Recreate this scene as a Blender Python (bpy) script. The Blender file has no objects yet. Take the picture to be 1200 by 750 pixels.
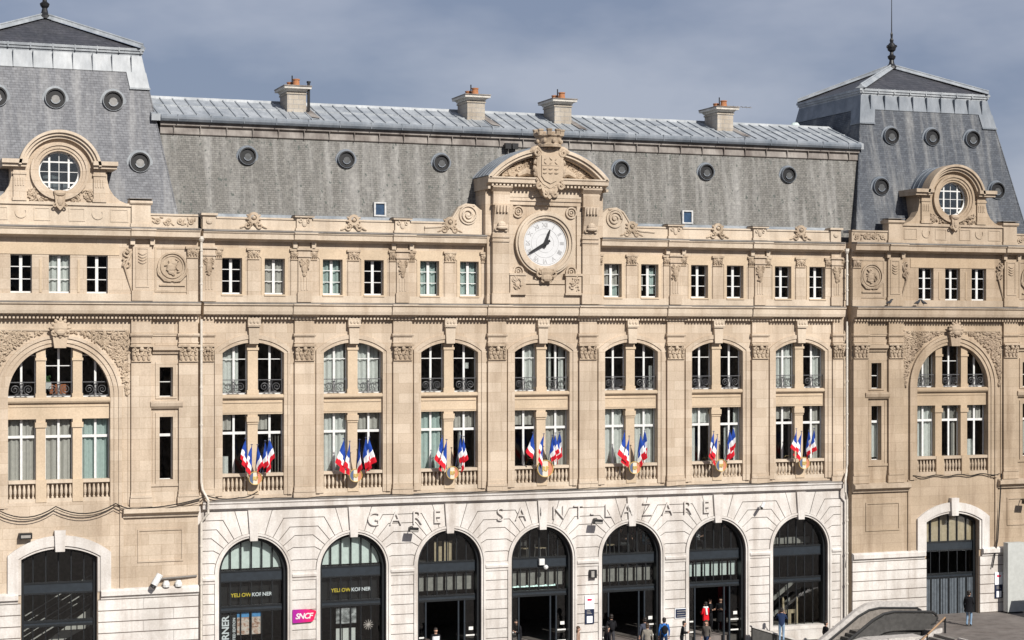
import bpy, bmesh, math, random
from mathutils import Vector, Matrix, Euler
from mathutils.geometry import tessellate_polygon
R = math.radians
PI = math.pi
random.seed(7)
S = bpy.context.scene
COL = S.collection
ZO = 15.5            # facade heights below are measured from the camera's eye level, 15.5 m above the forecourt

# ------------------------------------------------------------------ camera, world, sun
cam = bpy.data.cameras.new('camera'); camo = bpy.data.objects.new('camera', cam); COL.objects.link(camo)
cam.sensor_width = 36.0; cam.sensor_fit = 'HORIZONTAL'
cam.lens = 36.0 * 2140.86 / 1200.0
cam.shift_y = 19.47 / 1200.0
camo.location = (-32.5, -82.79, ZO)
camo.rotation_euler = (R(90), 0, -0.35765)
cam.clip_start = 1.0; cam.clip_end = 6000
S.camera = camo

SUN_DIR = Vector((-0.17, 0.79, -0.585)).normalized()
w = bpy.data.worlds.new('World'); S.world = w; w.use_nodes = True
nt = w.node_tree; nt.nodes.clear()
def N(t, typ, **kw):
    n = t.nodes.new(typ)
    for k, v in kw.items():
        if hasattr(n, k): setattr(n, k, v)
    return n
out = N(nt, 'ShaderNodeOutputWorld'); bg = N(nt, 'ShaderNodeBackground')
sky = N(nt, 'ShaderNodeTexSky'); sky.sky_type = 'NISHITA'; sky.sun_disc = False
sky.sun_elevation = math.asin(-SUN_DIR.z); sky.sun_rotation = math.atan2(-SUN_DIR.x, -SUN_DIR.y)
tc = N(nt, 'ShaderNodeTexCoord'); mp = N(nt, 'ShaderNodeMapping'); mp.inputs['Scale'].default_value = (2.4, 2.4, 6.0)
mp.inputs['Rotation'].default_value = (0.0, 0.25, 0.0)
no = N(nt, 'ShaderNodeTexNoise'); no.inputs['Scale'].default_value = 2.2; no.inputs['Detail'].default_value = 5; no.inputs['Roughness'].default_value = .52
cr = N(nt, 'ShaderNodeValToRGB')
cr.color_ramp.elements[0].position = .40; cr.color_ramp.elements[0].color = (.205, .245, .352, 1)
cr.color_ramp.elements[1].position = .63; cr.color_ramp.elements[1].color = (.375, .402, .492, 1)
sc10 = N(nt, 'ShaderNodeVectorMath', operation='SCALE'); sc10.inputs['Scale'].default_value = 7.2
mx = N(nt, 'ShaderNodeMixRGB'); mx.inputs['Fac'].default_value = .90
L = nt.links.new
L(tc.outputs['Generated'], mp.inputs['Vector']); L(mp.outputs['Vector'], no.inputs['Vector']); L(no.outputs['Fac'], cr.inputs['Fac'])
L(cr.outputs['Color'], sc10.inputs[0]); L(sky.outputs['Color'], mx.inputs['Color1']); L(sc10.outputs['Vector'], mx.inputs['Color2'])
L(mx.outputs['Color'], bg.inputs['Color']); bg.inputs['Strength'].default_value = 0.10
L(bg.outputs['Background'], out.inputs['Surface'])
sl = bpy.data.lights.new('sun', 'SUN'); sl.energy = 4.1; sl.angle = R(0.5); sl.color = (1.0, .955, .89)
so = bpy.data.objects.new('sun', sl); COL.objects.link(so); so.rotation_euler = SUN_DIR.to_track_quat('-Z', 'Y').to_euler(); so.location = (-20, -60, 60)
S.view_settings.view_transform = 'Standard'; S.view_settings.look = 'None'; S.view_settings.gamma = 1; S.view_settings.exposure = 0.52
S.view_settings.use_curve_mapping = False

# ------------------------------------------------------------------ materials
def newmat(name, col=(.5, .5, .5), rough=.8, metal=0.0, spec=.3):
    m = bpy.data.materials.new(name); m.use_nodes = True
    b = m.node_tree.nodes['Principled BSDF']
    b.inputs['Base Color'].default_value = (*col, 1); b.inputs['Roughness'].default_value = rough
    b.inputs['Metallic'].default_value = metal; b.inputs['Specular IOR Level'].default_value = spec
    return m, m.node_tree, b
def worldvec(t, mode='xz'):
    g = N(t, 'ShaderNodeNewGeometry'); s = N(t, 'ShaderNodeSeparateXYZ'); t.links.new(g.outputs['Position'], s.inputs[0])
    a = N(t, 'ShaderNodeMath', operation='ADD'); t.links.new(s.outputs['X'], a.inputs[0]); t.links.new(s.outputs['Y'], a.inputs[1])
    c = N(t, 'ShaderNodeCombineXYZ'); t.links.new(a.outputs[0], c.inputs['X']); t.links.new(s.outputs['Z'], c.inputs['Y'])
    return g.outputs['Position'], c.outputs[0]
def noise(t, vec, scale, detail=4, sc=(1, 1, 1), rough=.55):
    m = N(t, 'ShaderNodeMapping'); m.inputs['Scale'].default_value = sc; t.links.new(vec, m.inputs['Vector'])
    n = N(t, 'ShaderNodeTexNoise'); n.inputs['Scale'].default_value = scale; n.inputs['Detail'].default_value = detail; n.inputs['Roughness'].default_value = rough
    t.links.new(m.outputs['Vector'], n.inputs['Vector']); return n.outputs['Fac']
def ramp(t, fac, p0, c0, p1, c1):
    r = N(t, 'ShaderNodeValToRGB'); r.color_ramp.elements[0].position = p0; r.color_ramp.elements[1].position = p1
    r.color_ramp.elements[0].color = (*c0, 1); r.color_ramp.elements[1].color = (*c1, 1); t.links.new(fac, r.inputs['Fac']); return r.outputs['Color']
def mixc(t, blend, fac, a, b):
    m = N(t, 'ShaderNodeMixRGB'); m.blend_type = blend
    if isinstance(fac, float): m.inputs['Fac'].default_value = fac
    else: t.links.new(fac, m.inputs['Fac'])
    for i, v in (('Color1', a), ('Color2', b)):
        if isinstance(v, tuple): m.inputs[i].default_value = (*v, 1)
        else: t.links.new(v, m.inputs[i])
    return m.outputs['Color']
def bump(t, b, h, strength, dist=.02):
    n = N(t, 'ShaderNodeBump'); n.inputs['Strength'].default_value = strength; n.inputs['Distance'].default_value = dist
    t.links.new(h, n.inputs['Height']); t.links.new(n.outputs['Normal'], b.inputs['Normal'])
def stone(name, c1, c2, mortar, blocks=True, bw=1.15, bh=.475, dirt=(.55, .5, .45), dirtamt=.65, joint=.012):
    m, t, b = newmat(name, c1, .88, 0, .2)
    pos, xz = worldvec(t)
    if blocks:
        br = N(t, 'ShaderNodeTexBrick'); t.links.new(xz, br.inputs['Vector'])
        br.inputs['Color1'].default_value = (*c1, 1); br.inputs['Color2'].default_value = (*c2, 1); br.inputs['Mortar'].default_value = (*mortar, 1)
        br.inputs['Scale'].default_value = 1; br.inputs['Mortar Size'].default_value = joint; br.inputs['Mortar Smooth'].default_value = .3
        br.inputs['Brick Width'].default_value = bw; br.inputs['Row Height'].default_value = bh; br.inputs['Bias'].default_value = -.15
        base = br.outputs['Color']
    else:
        base = ramp(t, noise(t, pos, .9, 3), .35, c1, .65, c2)
    big = ramp(t, noise(t, pos, .35, 4), .35, (.80, .785, .765), .65, (1.09, 1.08, 1.07))
    base = mixc(t, 'MULTIPLY', .75, base, big)
    stain = ramp(t, noise(t, pos, 1.0, 5, (1.6, 1.6, .16), .65), .47, (1, 1, 1), .78, dirt)
    base = mixc(t, 'MULTIPLY', dirtamt, base, stain)
    fine = ramp(t, noise(t, pos, 14, 4), .3, (.86, .85, .84), .7, (1.06, 1.06, 1.06))
    base = mixc(t, 'MULTIPLY', .8, base, fine)
    t.links.new(base, b.inputs['Base Color'])
    bump(t, b, noise(t, pos, 22, 5), .35, .02)
    return m
STONE = stone('warm_stone', (.475, .388, .298), (.565, .478, .382), (.41, .33, .245))
STONE_P = stone('pale_warm_stone', (.575, .495, .40), (.53, .445, .35), (.4, .3, .2), blocks=False, dirtamt=.6)
STONE_C = stone('carved_stone', (.42, .335, .25), (.50, .41, .31), (.4, .3, .2), blocks=False, dirtamt=1.0, dirt=(.42, .38, .34))
OCHRE = stone('ochre_stone', (.55, .44, .32), (.53, .43, .315), (.4, .3, .2), blocks=False, dirtamt=.2)
WHITE = stone('white_stone', (.56, .53, .50), (.65, .63, .605), (.5, .45, .4), blocks=False, dirtamt=.8, dirt=(.58, .52, .47))
WBASE = stone('white_stone_joint', (.17, .145, .13), (.21, .185, .165), (.4, .35, .3), blocks=False, dirtamt=.4)
LEDGE = stone('grey_ledge_lead', (.17, .16, .15), (.25, .235, .22), (.2, .2, .2), blocks=False, dirtamt=.7)

def slate(name, c1, c2, streak, sa, speck=None, spa=0, bw=.34, bh=.16, streakpos=(.46, .68)):
    m, t, b = newmat(name, c1, .62, 0, .35)
    pos, xz = worldvec(t)
    br = N(t, 'ShaderNodeTexBrick'); t.links.new(xz, br.inputs['Vector'])
    br.inputs['Color1'].default_value = (*c1, 1); br.inputs['Color2'].default_value = (*c2, 1); br.inputs['Mortar'].default_value = tuple(x * .55 for x in c1) + (1,)
    br.inputs['Scale'].default_value = 1; br.inputs['Mortar Size'].default_value = .012; br.inputs['Mortar Smooth'].default_value = .4
    br.inputs['Brick Width'].default_value = bw; br.inputs['Row Height'].default_value = bh; br.inputs['Bias'].default_value = 0
    base = br.outputs['Color']
    st = ramp(t, noise(t, pos, 1.3, 6, (1.6, .5, .09), .66), streakpos[0], (0, 0, 0), streakpos[1], (1, 1, 1))
    sf = N(t, 'ShaderNodeMath', operation='MULTIPLY'); sf.inputs[1].default_value = sa; t.links.new(st, sf.inputs[0])
    base = mixc(t, 'MIX', sf.outputs[0], base, streak)
    fl = ramp(t, noise(t, pos, 5.5, 3, (1, .4, 1), .7), .35, (.72, .72, .73), .68, (1.18, 1.18, 1.17))
    base = mixc(t, 'MULTIPLY', .85, base, fl)
    if speck:
        vo = ramp(t, noise(t, pos, 6.0, 3, (1, .4, .75), .6), .63, (0, 0, 0), .66, (1, 1, 1))
        s2 = N(t, 'ShaderNodeMath', operation='MULTIPLY'); s2.inputs[1].default_value = spa; t.links.new(vo, s2.inputs[0])
        base = mixc(t, 'MIX', s2.outputs[0], base, speck)
    t.links.new(base, b.inputs['Base Color'])
    bump(t, b, br.outputs['Fac'], -.4, .02)
    return m
SLATE_L = slate('slate_violet_grey', (.115, .119, .132), (.165, .17, .184), (.30, .298, .295), .6, bw=.26, bh=.115)
SLATE_C = slate('slate_mossy_grey', (.124, .118, .106), (.172, .165, .15), (.285, .278, .262), .8, (.05, .06, .052), .9, .2, .095)
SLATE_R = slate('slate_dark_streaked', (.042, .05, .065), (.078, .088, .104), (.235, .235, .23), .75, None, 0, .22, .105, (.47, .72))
SLATE_TOP = slate('slate_top', (.04, .042, .05), (.06, .06, .07), (.08, .08, .08), .3)
def zinc(name, c1, c2, rough=.5):
    m, t, b = newmat(name, c1, rough, .0, .5)
    pos, xz = worldvec(t)
    base = ramp(t, noise(t, pos, 1.3, 5, (1, 1, .7)), .35, c1, .65, c2)
    f = ramp(t, noise(t, pos, 9, 4, (1, .3, .3)), .35, (.82, .82, .82), .7, (1.08, 1.08, 1.08))
    t.links.new(mixc(t, 'MULTIPLY', .8, base, f), b.inputs['Base Color']); return m
ZINC = zinc('zinc_sheet', (.235, .255, .275), (.36, .38, .395))
ZINC_L = zinc('zinc_light', (.20, .22, .24), (.33, .35, .365))
ZINC_D = zinc('zinc_weathered', (.11, .13, .155), (.19, .21, .235))
LEAD_B = zinc('brown_lead_flashing', (.11, .09, .078), (.27, .245, .22), .7)
def plain(name, col, rough=.6, metal=0, spec=.4, var=.15, scale=6):
    m, t, b = newmat(name, col, rough, metal, spec)
    pos, xz = worldvec(t)
    c0 = tuple(x * (1 - var) for x in col); c1 = tuple(min(1, x * (1 + var)) for x in col)
    t.links.new(ramp(t, noise(t, pos, scale, 3), .35, c0, .65, c1), b.inputs['Base Color']); return m
PAINT = plain('white_window_paint', (.62, .62, .605), .5, var=.08)
IRON = plain('wrought_iron', (.10, .10, .105), .5, .3)
STEEL = plain('dark_green_grey_steel', (.009, .011, .013), .38, .0, .5)
STEEL2 = plain('blue_grey_steel_band', (.016, .022, .029), .4, 0, .5)
BLACK = plain('black_metal', (.012, .012, .013), .45)
INTER = plain('dark_interior', (.075, .07, .066), .9, 0, .1)
ROOMW = plain('room_wall', (.26, .24, .215), .9, 0, .1)
CURT = plain('white_curtain', (.66, .66, .63), .9, 0, .1, .06)
CURTG = plain('greenish_curtain', (.48, .56, .53), .9, 0, .1, .06)
CURTB = plain('grey_beige_blind', (.52, .49, .45), .9, 0, .1, .06)
FROST = plain('frosted_panel', (.68, .75, .71), .6, 0, .3, .05)
TAN = plain('tan_panel', (.50, .40, .27), .8, 0, .2, .1)
GREYP = plain('grey_panel', (.30, .285, .26), .6, 0, .3, .15)
RIBBED = plain('grey_shutter', (.085, .10, .115), .5, 0, .4)
TERRA = plain('terracotta', (.36, .15, .065), .8)
CHIM = stone('chimney_stone', (.40, .36, .305), (.47, .43, .37), (.3, .3, .3), blocks=True, bw=.5, bh=.22, dirtamt=.9)
CHIMCAP = plain('chimney_cap', (.50, .475, .43), .8)
GOLD = plain('gilt', (.62, .44, .14), .4, .4, .5)
PAVE = stone('forecourt_asphalt', (.17, .15, .14), (.20, .18, .168), (.1, .1, .1), blocks=False, dirtamt=.8)
PAVE2 = stone('terrace_asphalt', (.155, .138, .128), (.185, .168, .157), (.1, .1, .1), blocks=False, dirtamt=.9, dirt=(.5, .5, .5))
CONC = stone('light_granite', (.48, .46, .44), (.54, .52, .50), (.4, .4, .4), blocks=False)
PIPE = plain('cream_drainpipe_paint', (.56, .52, .46), .55, 0, .4, .1)
def glassmat(name, tint, refl):
    m = bpy.data.materials.new(name); m.use_nodes = True; t = m.node_tree; t.nodes.clear()
    o = N(t, 'ShaderNodeOutputMaterial'); mxs = N(t, 'ShaderNodeMixShader'); tr = N(t, 'ShaderNodeBsdfTransparent'); gl = N(t, 'ShaderNodeBsdfGlossy')
    tr.inputs['Color'].default_value = (*tint, 1); gl.inputs['Roughness'].default_value = .02
    g_ = N(t, 'ShaderNodeNewGeometry'); bp = N(t, 'ShaderNodeBump'); bp.inputs['Strength'].default_value = .25; bp.inputs['Distance'].default_value = .03
    t.links.new(noise(t, g_.outputs['Position'], 1.4, 2), bp.inputs['Height']); t.links.new(bp.outputs['Normal'], gl.inputs['Normal'])
    lw = N(t, 'ShaderNodeLayerWeight'); lw.inputs['Blend'].default_value = .35
    mu = N(t, 'ShaderNodeMath', operation='MULTIPLY'); mu.inputs[1].default_value = refl
    t.links.new(lw.outputs['Fresnel'], mu.inputs[0]); t.links.new(mu.outputs[0], mxs.inputs['Fac'])
    t.links.new(tr.outputs[0], mxs.inputs[1]); t.links.new(gl.outputs[0], mxs.inputs[2]); t.links.new(mxs.outputs[0], o.inputs['Surface'])
    return m
GLASS = glassmat('window_glass', (.86, .9, .9), 1.9)
GLASSD = glassmat('tinted_shop_glass', (.76, .80, .80), 1.5)

# ------------------------------------------------------------------ mesh builder
class MB:
    def __init__(s): s.v = []; s.f = []; s.mi = []
    def add(s, vs, fs, mi=0):
        o = len(s.v); s.v += [tuple(p) for p in vs]
        for f in fs: s.f.append(tuple(o + i for i in f)); s.mi.append(mi)
        return s
    def box(s, x0, x1, y0, y1, z0, z1, mi=0):
        v = [(x, y, z) for z in (z0, z1) for y in (y0, y1) for x in (x0, x1)]
        return s.add(v, [(0, 2, 3, 1), (4, 5, 7, 6), (0, 1, 5, 4), (1, 3, 7, 5), (3, 2, 6, 7), (2, 0, 4, 6)], mi)
    def prism(s, pts, y0, y1, holes=(), mi=0, outer=True, back=True):
        """polygon in XZ given a depth from y0 (front) to y1"""
        loops = [list(pts)] + [list(h) for h in holes]
        tri = tessellate_polygon([[Vector((p[0], p[1], 0)) for p in l] for l in loops])
        flat = [p for l in loops for p in l]; n = len(flat)
        vs = [(p[0], y0, p[1]) for p in flat] + [(p[0], y1, p[1]) for p in flat]
        fs = []
        for a, b, c in tri:
            A, B, C = flat[a], flat[b], flat[c]
            cr_ = (B[0]-A[0])*(C[1]-A[1]) - (B[1]-A[1])*(C[0]-A[0])
            t3 = (a, b, c) if cr_ > 0 else (a, c, b)
            fs.append(t3)
            if back: fs.append((t3[0]+n, t3[2]+n, t3[1]+n))
        o = 0
        for li, l in enumerate(loops):
            k = len(l)
            area = sum(l[i][0]*l[(i+1) % k][1] - l[(i+1) % k][0]*l[i][1] for i in range(k))
            if li > 0 or outer:
                for i in range(k):
                    a, b = o+i, o+(i+1) % k
                    q = (a, a+n, b+n, b)
                    ccw = area > 0
                    if (li == 0) != ccw: q = q[::-1]
                    fs.append(q)
            o += k
        return s.add(vs, fs, mi)
    def prof(s, pts, x0, x1, mi=0):
        """closed YZ profile run along X with end caps"""
        n = len(pts); v = [(x0, p[0], p[1]) for p in pts] + [(x1, p[0], p[1]) for p in pts]
        area = sum(pts[i][0]*pts[(i+1) % n][1] - pts[(i+1) % n][0]*pts[i][1] for i in range(n))
        fs = []
        for i in range(n):
            q = (i, (i+1) % n, n+(i+1) % n, n+i)
            fs.append(q[::-1] if area > 0 else q)
        capa = tuple(range(n)); capb = tuple(range(n, 2*n))
        fs += [capa if area < 0 else capa[::-1], capb[::-1] if area < 0 else capb]
        return s.add(v, fs, mi)
    def ring(s, cx, cz, r0, r1, y0, y1, a0=0, a1=360, n=48, mi=0):
        A = [R(a0 + (a1-a0)*i/n) for i in range(n+1)]
        full = abs(a1-a0) >= 359.9
        vs = []
        for a in A:
            c, q = math.cos(a), math.sin(a)
            vs += [(cx+r0*c, y0, cz+r0*q), (cx+r1*c, y0, cz+r1*q), (cx+r1*c, y1, cz+r1*q), (cx+r0*c, y1, cz+r0*q)]
        fs = []
        for i in range(n):
            a = 4*i; b = a+4
            fs += [(a, a+1, b+1, b), (a+1, a+2, b+2, b+1), (a+2, a+3, b+3, b+2), (a+3, a, b, b+3)]
        if not full: fs += [(0, 3, 2, 1), (4*n, 4*n+1, 4*n+2, 4*n+3)]
        return s.add(vs, fs, mi)
    def disc(s, cx, cz, r, y0, y1, n=40, mi=0):
        return s.prism([(cx+r*math.cos(2*PI*i/n), cz+r*math.sin(2*PI*i/n)) for i in range(n)], y0, y1, mi=mi)
    def lathe(s, prof, cx, cy, z0=0, n=12, mi=0):
        vs = []
        for r, z in prof:
            for i in range(n): vs.append((cx+r*math.cos(2*PI*i/n), cy+r*math.sin(2*PI*i/n), z0+z))
        fs = [(j*n+i, j*n+(i+1) % n, (j+1)*n+(i+1) % n, (j+1)*n+i) for j in range(len(prof)-1) for i in range(n)]
        fs += [tuple(range(n))[::-1], tuple((len(prof)-1)*n+i for i in range(n))]
        return s.add(vs, fs, mi)
    def tube(s, path, r, n=8, mi=0):
        P = [Vector(p) for p in path]; rs = r if isinstance(r, (list, tuple)) else [r]*len(P)
        vs = []; up = Vector((0.13, .31, .94)).normalized()
        for i, p in enumerate(P):
            d = (P[min(i+1, len(P)-1)] - P[max(i-1, 0)]).normalized()
            a = d.cross(up)
            if a.length < 1e-3: a = d.cross(Vector((1, 0, 0)))
            a.normalize(); b = a.cross(d)
            for k in range(n):
                q = p + (a*math.cos(2*PI*k/n) + b*math.sin(2*PI*k/n))*rs[i]; vs.append(q[:])
        fs = [(j*n+i, (j+1)*n+i, (j+1)*n+(i+1) % n, j*n+(i+1) % n) for j in range(len(P)-1) for i in range(n)]
        fs += [tuple(range(n)), tuple((len(P)-1)*n+i for i in range(n))[::-1]]
        return s.add(vs, fs, mi)
    def ball(s, c, r, rot=0.0, n=8, m=5, mi=0):
        """ellipsoid, radii along x,y,z, turned by rot about y"""
        ca, sa = math.cos(rot), math.sin(rot); vs = []
        for j in range(1, m):
            t = PI*j/m
            for i in range(n):
                p = 2*PI*i/n
                x, y, z = r[0]*math.cos(t), r[1]*math.sin(t)*math.cos(p), r[2]*math.sin(t)*math.sin(p)
                vs.append((c[0]+x*ca-z*sa, c[1]+y, c[2]+x*sa+z*ca))
        vs += [(c[0]+r[0]*ca, c[1], c[2]+r[0]*sa), (c[0]-r[0]*ca, c[1], c[2]-r[0]*sa)]
        t, b = len(vs)-2, len(vs)-1; fs = []
        for j in range(m-2):
            for i in range(n): fs.append((j*n+i, j*n+(i+1) % n, (j+1)*n+(i+1) % n, (j+1)*n+i))
        for i in range(n):
            fs.append((t, (i+1) % n, i)); fs.append((b, (m-2)*n+i, (m-2)*n+(i+1) % n))
        return s.add(vs, fs, mi)
    def spiral(s, cx, cy, cz, r0, turns, r, sgn=1, a0=0, rmin=.15, n=26, seg=6):
        pts = []
        for i in range(n+1):
            t = i/n; rad = r0*(1-(1-rmin)*t); a = a0 + sgn*2*PI*turns*t
            pts.append((cx+rad*math.cos(a), cy, cz+rad*math.sin(a)))
        return s.tube(pts, r, seg)
    def mirror(s, xc=0.0):
        n = len(s.v); s.v += [(2*xc-x, y, z) for x, y, z in s.v]
        fs = [tuple(i+n for i in f)[::-1] for f in s.f]; s.f += fs; s.mi += list(s.mi); return s

WLOC = {}
def setprops(o, label=None, cat=None, group=None, kind=None):
    if label: o['label'] = label
    if cat: o['category'] = cat
    if group: o['group'] = group
    if kind: o['kind'] = kind
    return o
def empty(name, loc, label, cat, group=None, rz=0):
    o = bpy.data.objects.new(name, None); COL.objects.link(o); o.location = loc; o.rotation_euler = (0, 0, rz); o.empty_display_size = .3
    WLOC[o.name] = Vector(loc); return setprops(o, label, cat, group)
def link(me, name, mats, parent=None, loc=(0, 0, 0), smooth=False):
    idx = [p.material_index for p in me.polygons]
    me.materials.clear()
    for m in (mats if isinstance(mats, (list, tuple)) else [mats]): me.materials.append(m)
    me.polygons.foreach_set('material_index', idx)
    o = bpy.data.objects.new(name, me); COL.objects.link(o)
    wl = Vector(loc); WLOC[o.name] = wl
    if parent: o.parent = parent; o.location = wl - WLOC[parent.name]
    else: o.location = wl
    if smooth:
        for p in me.polygons: p.use_smooth = True
        try: me.set_sharp_from_angle(angle=R(35))
        except Exception: pass
    return o
def part(mb, name, mats, parent=None, loc=None, smooth=False, zo=ZO, fixn=True):
    """one mesh object; without loc its origin goes to the bottom centre of its box (heights given relative to eye level)"""
    me = bpy.data.meshes.new(name)
    if loc is None:
        xs, ys, zs = zip(*mb.v); c = Vector(((min(xs)+max(xs))/2, (min(ys)+max(ys))/2, min(zs)))
        vs = [tuple(Vector(p)-c) for p in mb.v]; loc = c + Vector((0, 0, zo))
    else: vs = mb.v
    me.from_pydata(vs, [], mb.f)
    for p, mi in zip(me.polygons, mb.mi): p.material_index = mi
    if fixn:
        bm = bmesh.new(); bm.from_mesh(me); bmesh.ops.recalc_face_normals(bm, faces=bm.faces[:]); bm.to_mesh(me); bm.free()
    me.update()
    return link(me, name, mats, parent, loc, smooth)
def instance(o, parent, loc):
    """copy an object and its children, sharing mesh data"""
    c = o.copy(); COL.objects.link(c); c.parent = parent; wl = Vector(loc); WLOC[c.name] = wl
    c.location = wl - (WLOC[parent.name] if parent else Vector())
    for ch in o.children:
        d = ch.copy(); COL.objects.link(d); d.parent = c; WLOC[d.name] = wl + ch.location
    return c
def arc(cx, cz, r, a0, a1, n):
    return [(cx+r*math.cos(R(a0+(a1-a0)*i/n)), cz+r*math.sin(R(a0+(a1-a0)*i/n))) for i in range(n+1)]
def rect(x0, x1, z0, z1): return [(x0, z0), (x1, z0), (x1, z1), (x0, z1)]
def textmesh(s, size, depth, align='CENTER', shear=0.0, bold=0.0, spacing=1.0):
    cu = bpy.data.curves.new('lettering', 'FONT'); cu.body = s; cu.size = size; cu.extrude = depth; cu.align_x = align; cu.align_y = 'CENTER'
    cu.shear = shear; cu.offset = bold; cu.space_character = spacing; cu.resolution_u = 4
    o = bpy.data.objects.new('lettering', cu); COL.objects.link(o)
    dg = bpy.context.evaluated_depsgraph_get(); me = bpy.data.meshes.new_from_object(o.evaluated_get(dg))
    COL.objects.unlink(o); bpy.data.objects.remove(o)
    me.transform(Matrix.Rotation(R(90), 4, 'X')); return me

# ------------------------------------------------------------------ setting: ground
mb = MB(); mb.box(-900, 900, -900, 900, -.4, 0); setprops(part(mb, 'forecourt', PAVE, zo=0), kind='structure')
mb = MB()
mb.prof([(-40, .004), (-.05, .004), (-.05, .8), (-40, .8)], 19.0, 60)
setprops(part(mb, 'raised_terrace', PAVE2, zo=0), kind='structure')
mb = MB()      # kerb edging and a paler strip in front of the building on the terrace
mb.box(19.0, 60, -9.2, -8.8, .8, .806); mb.box(18.88, 19.0, -40, -7.2, .0, .86)
setprops(part(mb, 'terrace_kerb', CONC, zo=0), kind='structure')
mb = MB()
for i in range(6):
    mb.box(17.2+.3*i, 17.2+.3*(i+1) if i < 5 else 19.0, -7.2, -5.35, .004, .8*(i+1)/6 - .003)
setprops(part(mb, 'terrace_steps', LEDGE, zo=0), kind='structure')

# ------------------------------------------------------------------ the station
ST = empty('railway_station', (0, 0, 0), 'long pale stone railway station with clock gable, arcade and slate mansard roofs', 'building')
B = 4.75
ZB = -15.5
BAYS = [(k-3)*B for k in range(7)]
PILX = [(k-3.5)*B for k in range(8)]

def seg_open(xc, hw, zbot, zspring, ztop, n=14):
    """opening with a segmental head, counter-clockwise"""
    rise = ztop-zspring; r = (hw*hw+rise*rise)/(2*rise); cz = ztop-r; a = math.degrees(math.asin(hw/r))
    return [(xc-hw, zbot), (xc+hw, zbot)] + arc(xc, cz, r, 90-a, 90+a, n)
def seg_band(mb, xc, hw, zbot, zspring, ztop, wdt, y0, y1):
    o = seg_open(xc, hw+wdt, zbot, zspring+wdt*.35, ztop+wdt); i = seg_open(xc, hw, zbot, zspring, ztop)
    # two legs and the head as one closed strip
    outer = o[1:] + [o[0]]; inner = i[1:] + [i[0]]
    n = len(outer); vs = [(p[0], y0, p[1]) for p in outer] + [(p[0], y0, p[1]) for p in inner] + [(p[0], y1, p[1]) for p in outer] + [(p[0], y1, p[1]) for p in inner]
    fs = []
    for k in range(n-1):
        fs += [(k, k+1, n+k+1, n+k), (k+1, k, 2*n+k, 2*n+k+1), (n+k, n+k+1, 3*n+k+1, 3*n+k)]
    fs += [(0, n, 3*n, 2*n), (n-1, 2*n-1, 4*n-1, 3*n-1)]
    mb.add(vs, fs); return mb

def leafy(mb, cx, cz, y, wdt, hgt, n, size=.1, inside=None):
    for _ in range(n):
        for _t in range(20):
            x = cx+random.uniform(-.5, .5)*wdt; z = cz+random.uniform(-.5, .5)*hgt
            if inside is None or inside(x, z): break
        else: continue
        a = random.uniform(0, 2*PI); s_ = size*random.uniform(.6, 1.35)
        mb.ball((x, y-random.uniform(0, .03), z), (s_, s_*.55, s_*.42), a, 6, 4)
def capital(xc, z0, z1, wdt, y, parent, d=.14):
    mb = MB(); h = z1-z0
    mb.box(xc-wdt/2+.03, xc+wdt/2-.03, y-d*.5, y+.05, z0, z1-.1)
    mb.box(xc-wdt/2-.06, xc+wdt/2+.06, y-d-.06, y+.05, z1-.1, z1)
    mb.tube([(xc-wdt/2, y-d*.5, z0+.02), (xc+wdt/2, y-d*.5, z0+.02)], .035, 6)
    nl = 4
    for row, zz in ((0, z0+.18*h+.06), (1, z0+.45*h+.03)):
        for i in range(nl+row):
            x = xc + (i-(nl+row-1)/2)*wdt/(nl+row)*1.02
            mb.ball((x, y-d*.7, zz), (h*.2, .07, wdt*.09), PI/2, 6, 5); mb.ball((x, y-d*1.1, zz+h*.15), (.05, .05, .05), 0, 6, 4)
    for sg in (-1, 1):
        mb.spiral(xc+sg*(wdt/2-.1), y-d*1.1, z1-.24, .12, 1.3, .032, sg, PI/2, .2, 14, 5)
        mb.ball((xc+sg*(wdt/2-.1), y-d*1.1, z1-.24), (.05, .06, .05))
    mb.ball((xc, y-d*1.3, z1-.2), (.1, .08, .11)); 
    return part(mb, 'capital', STONE_C, parent)

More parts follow.
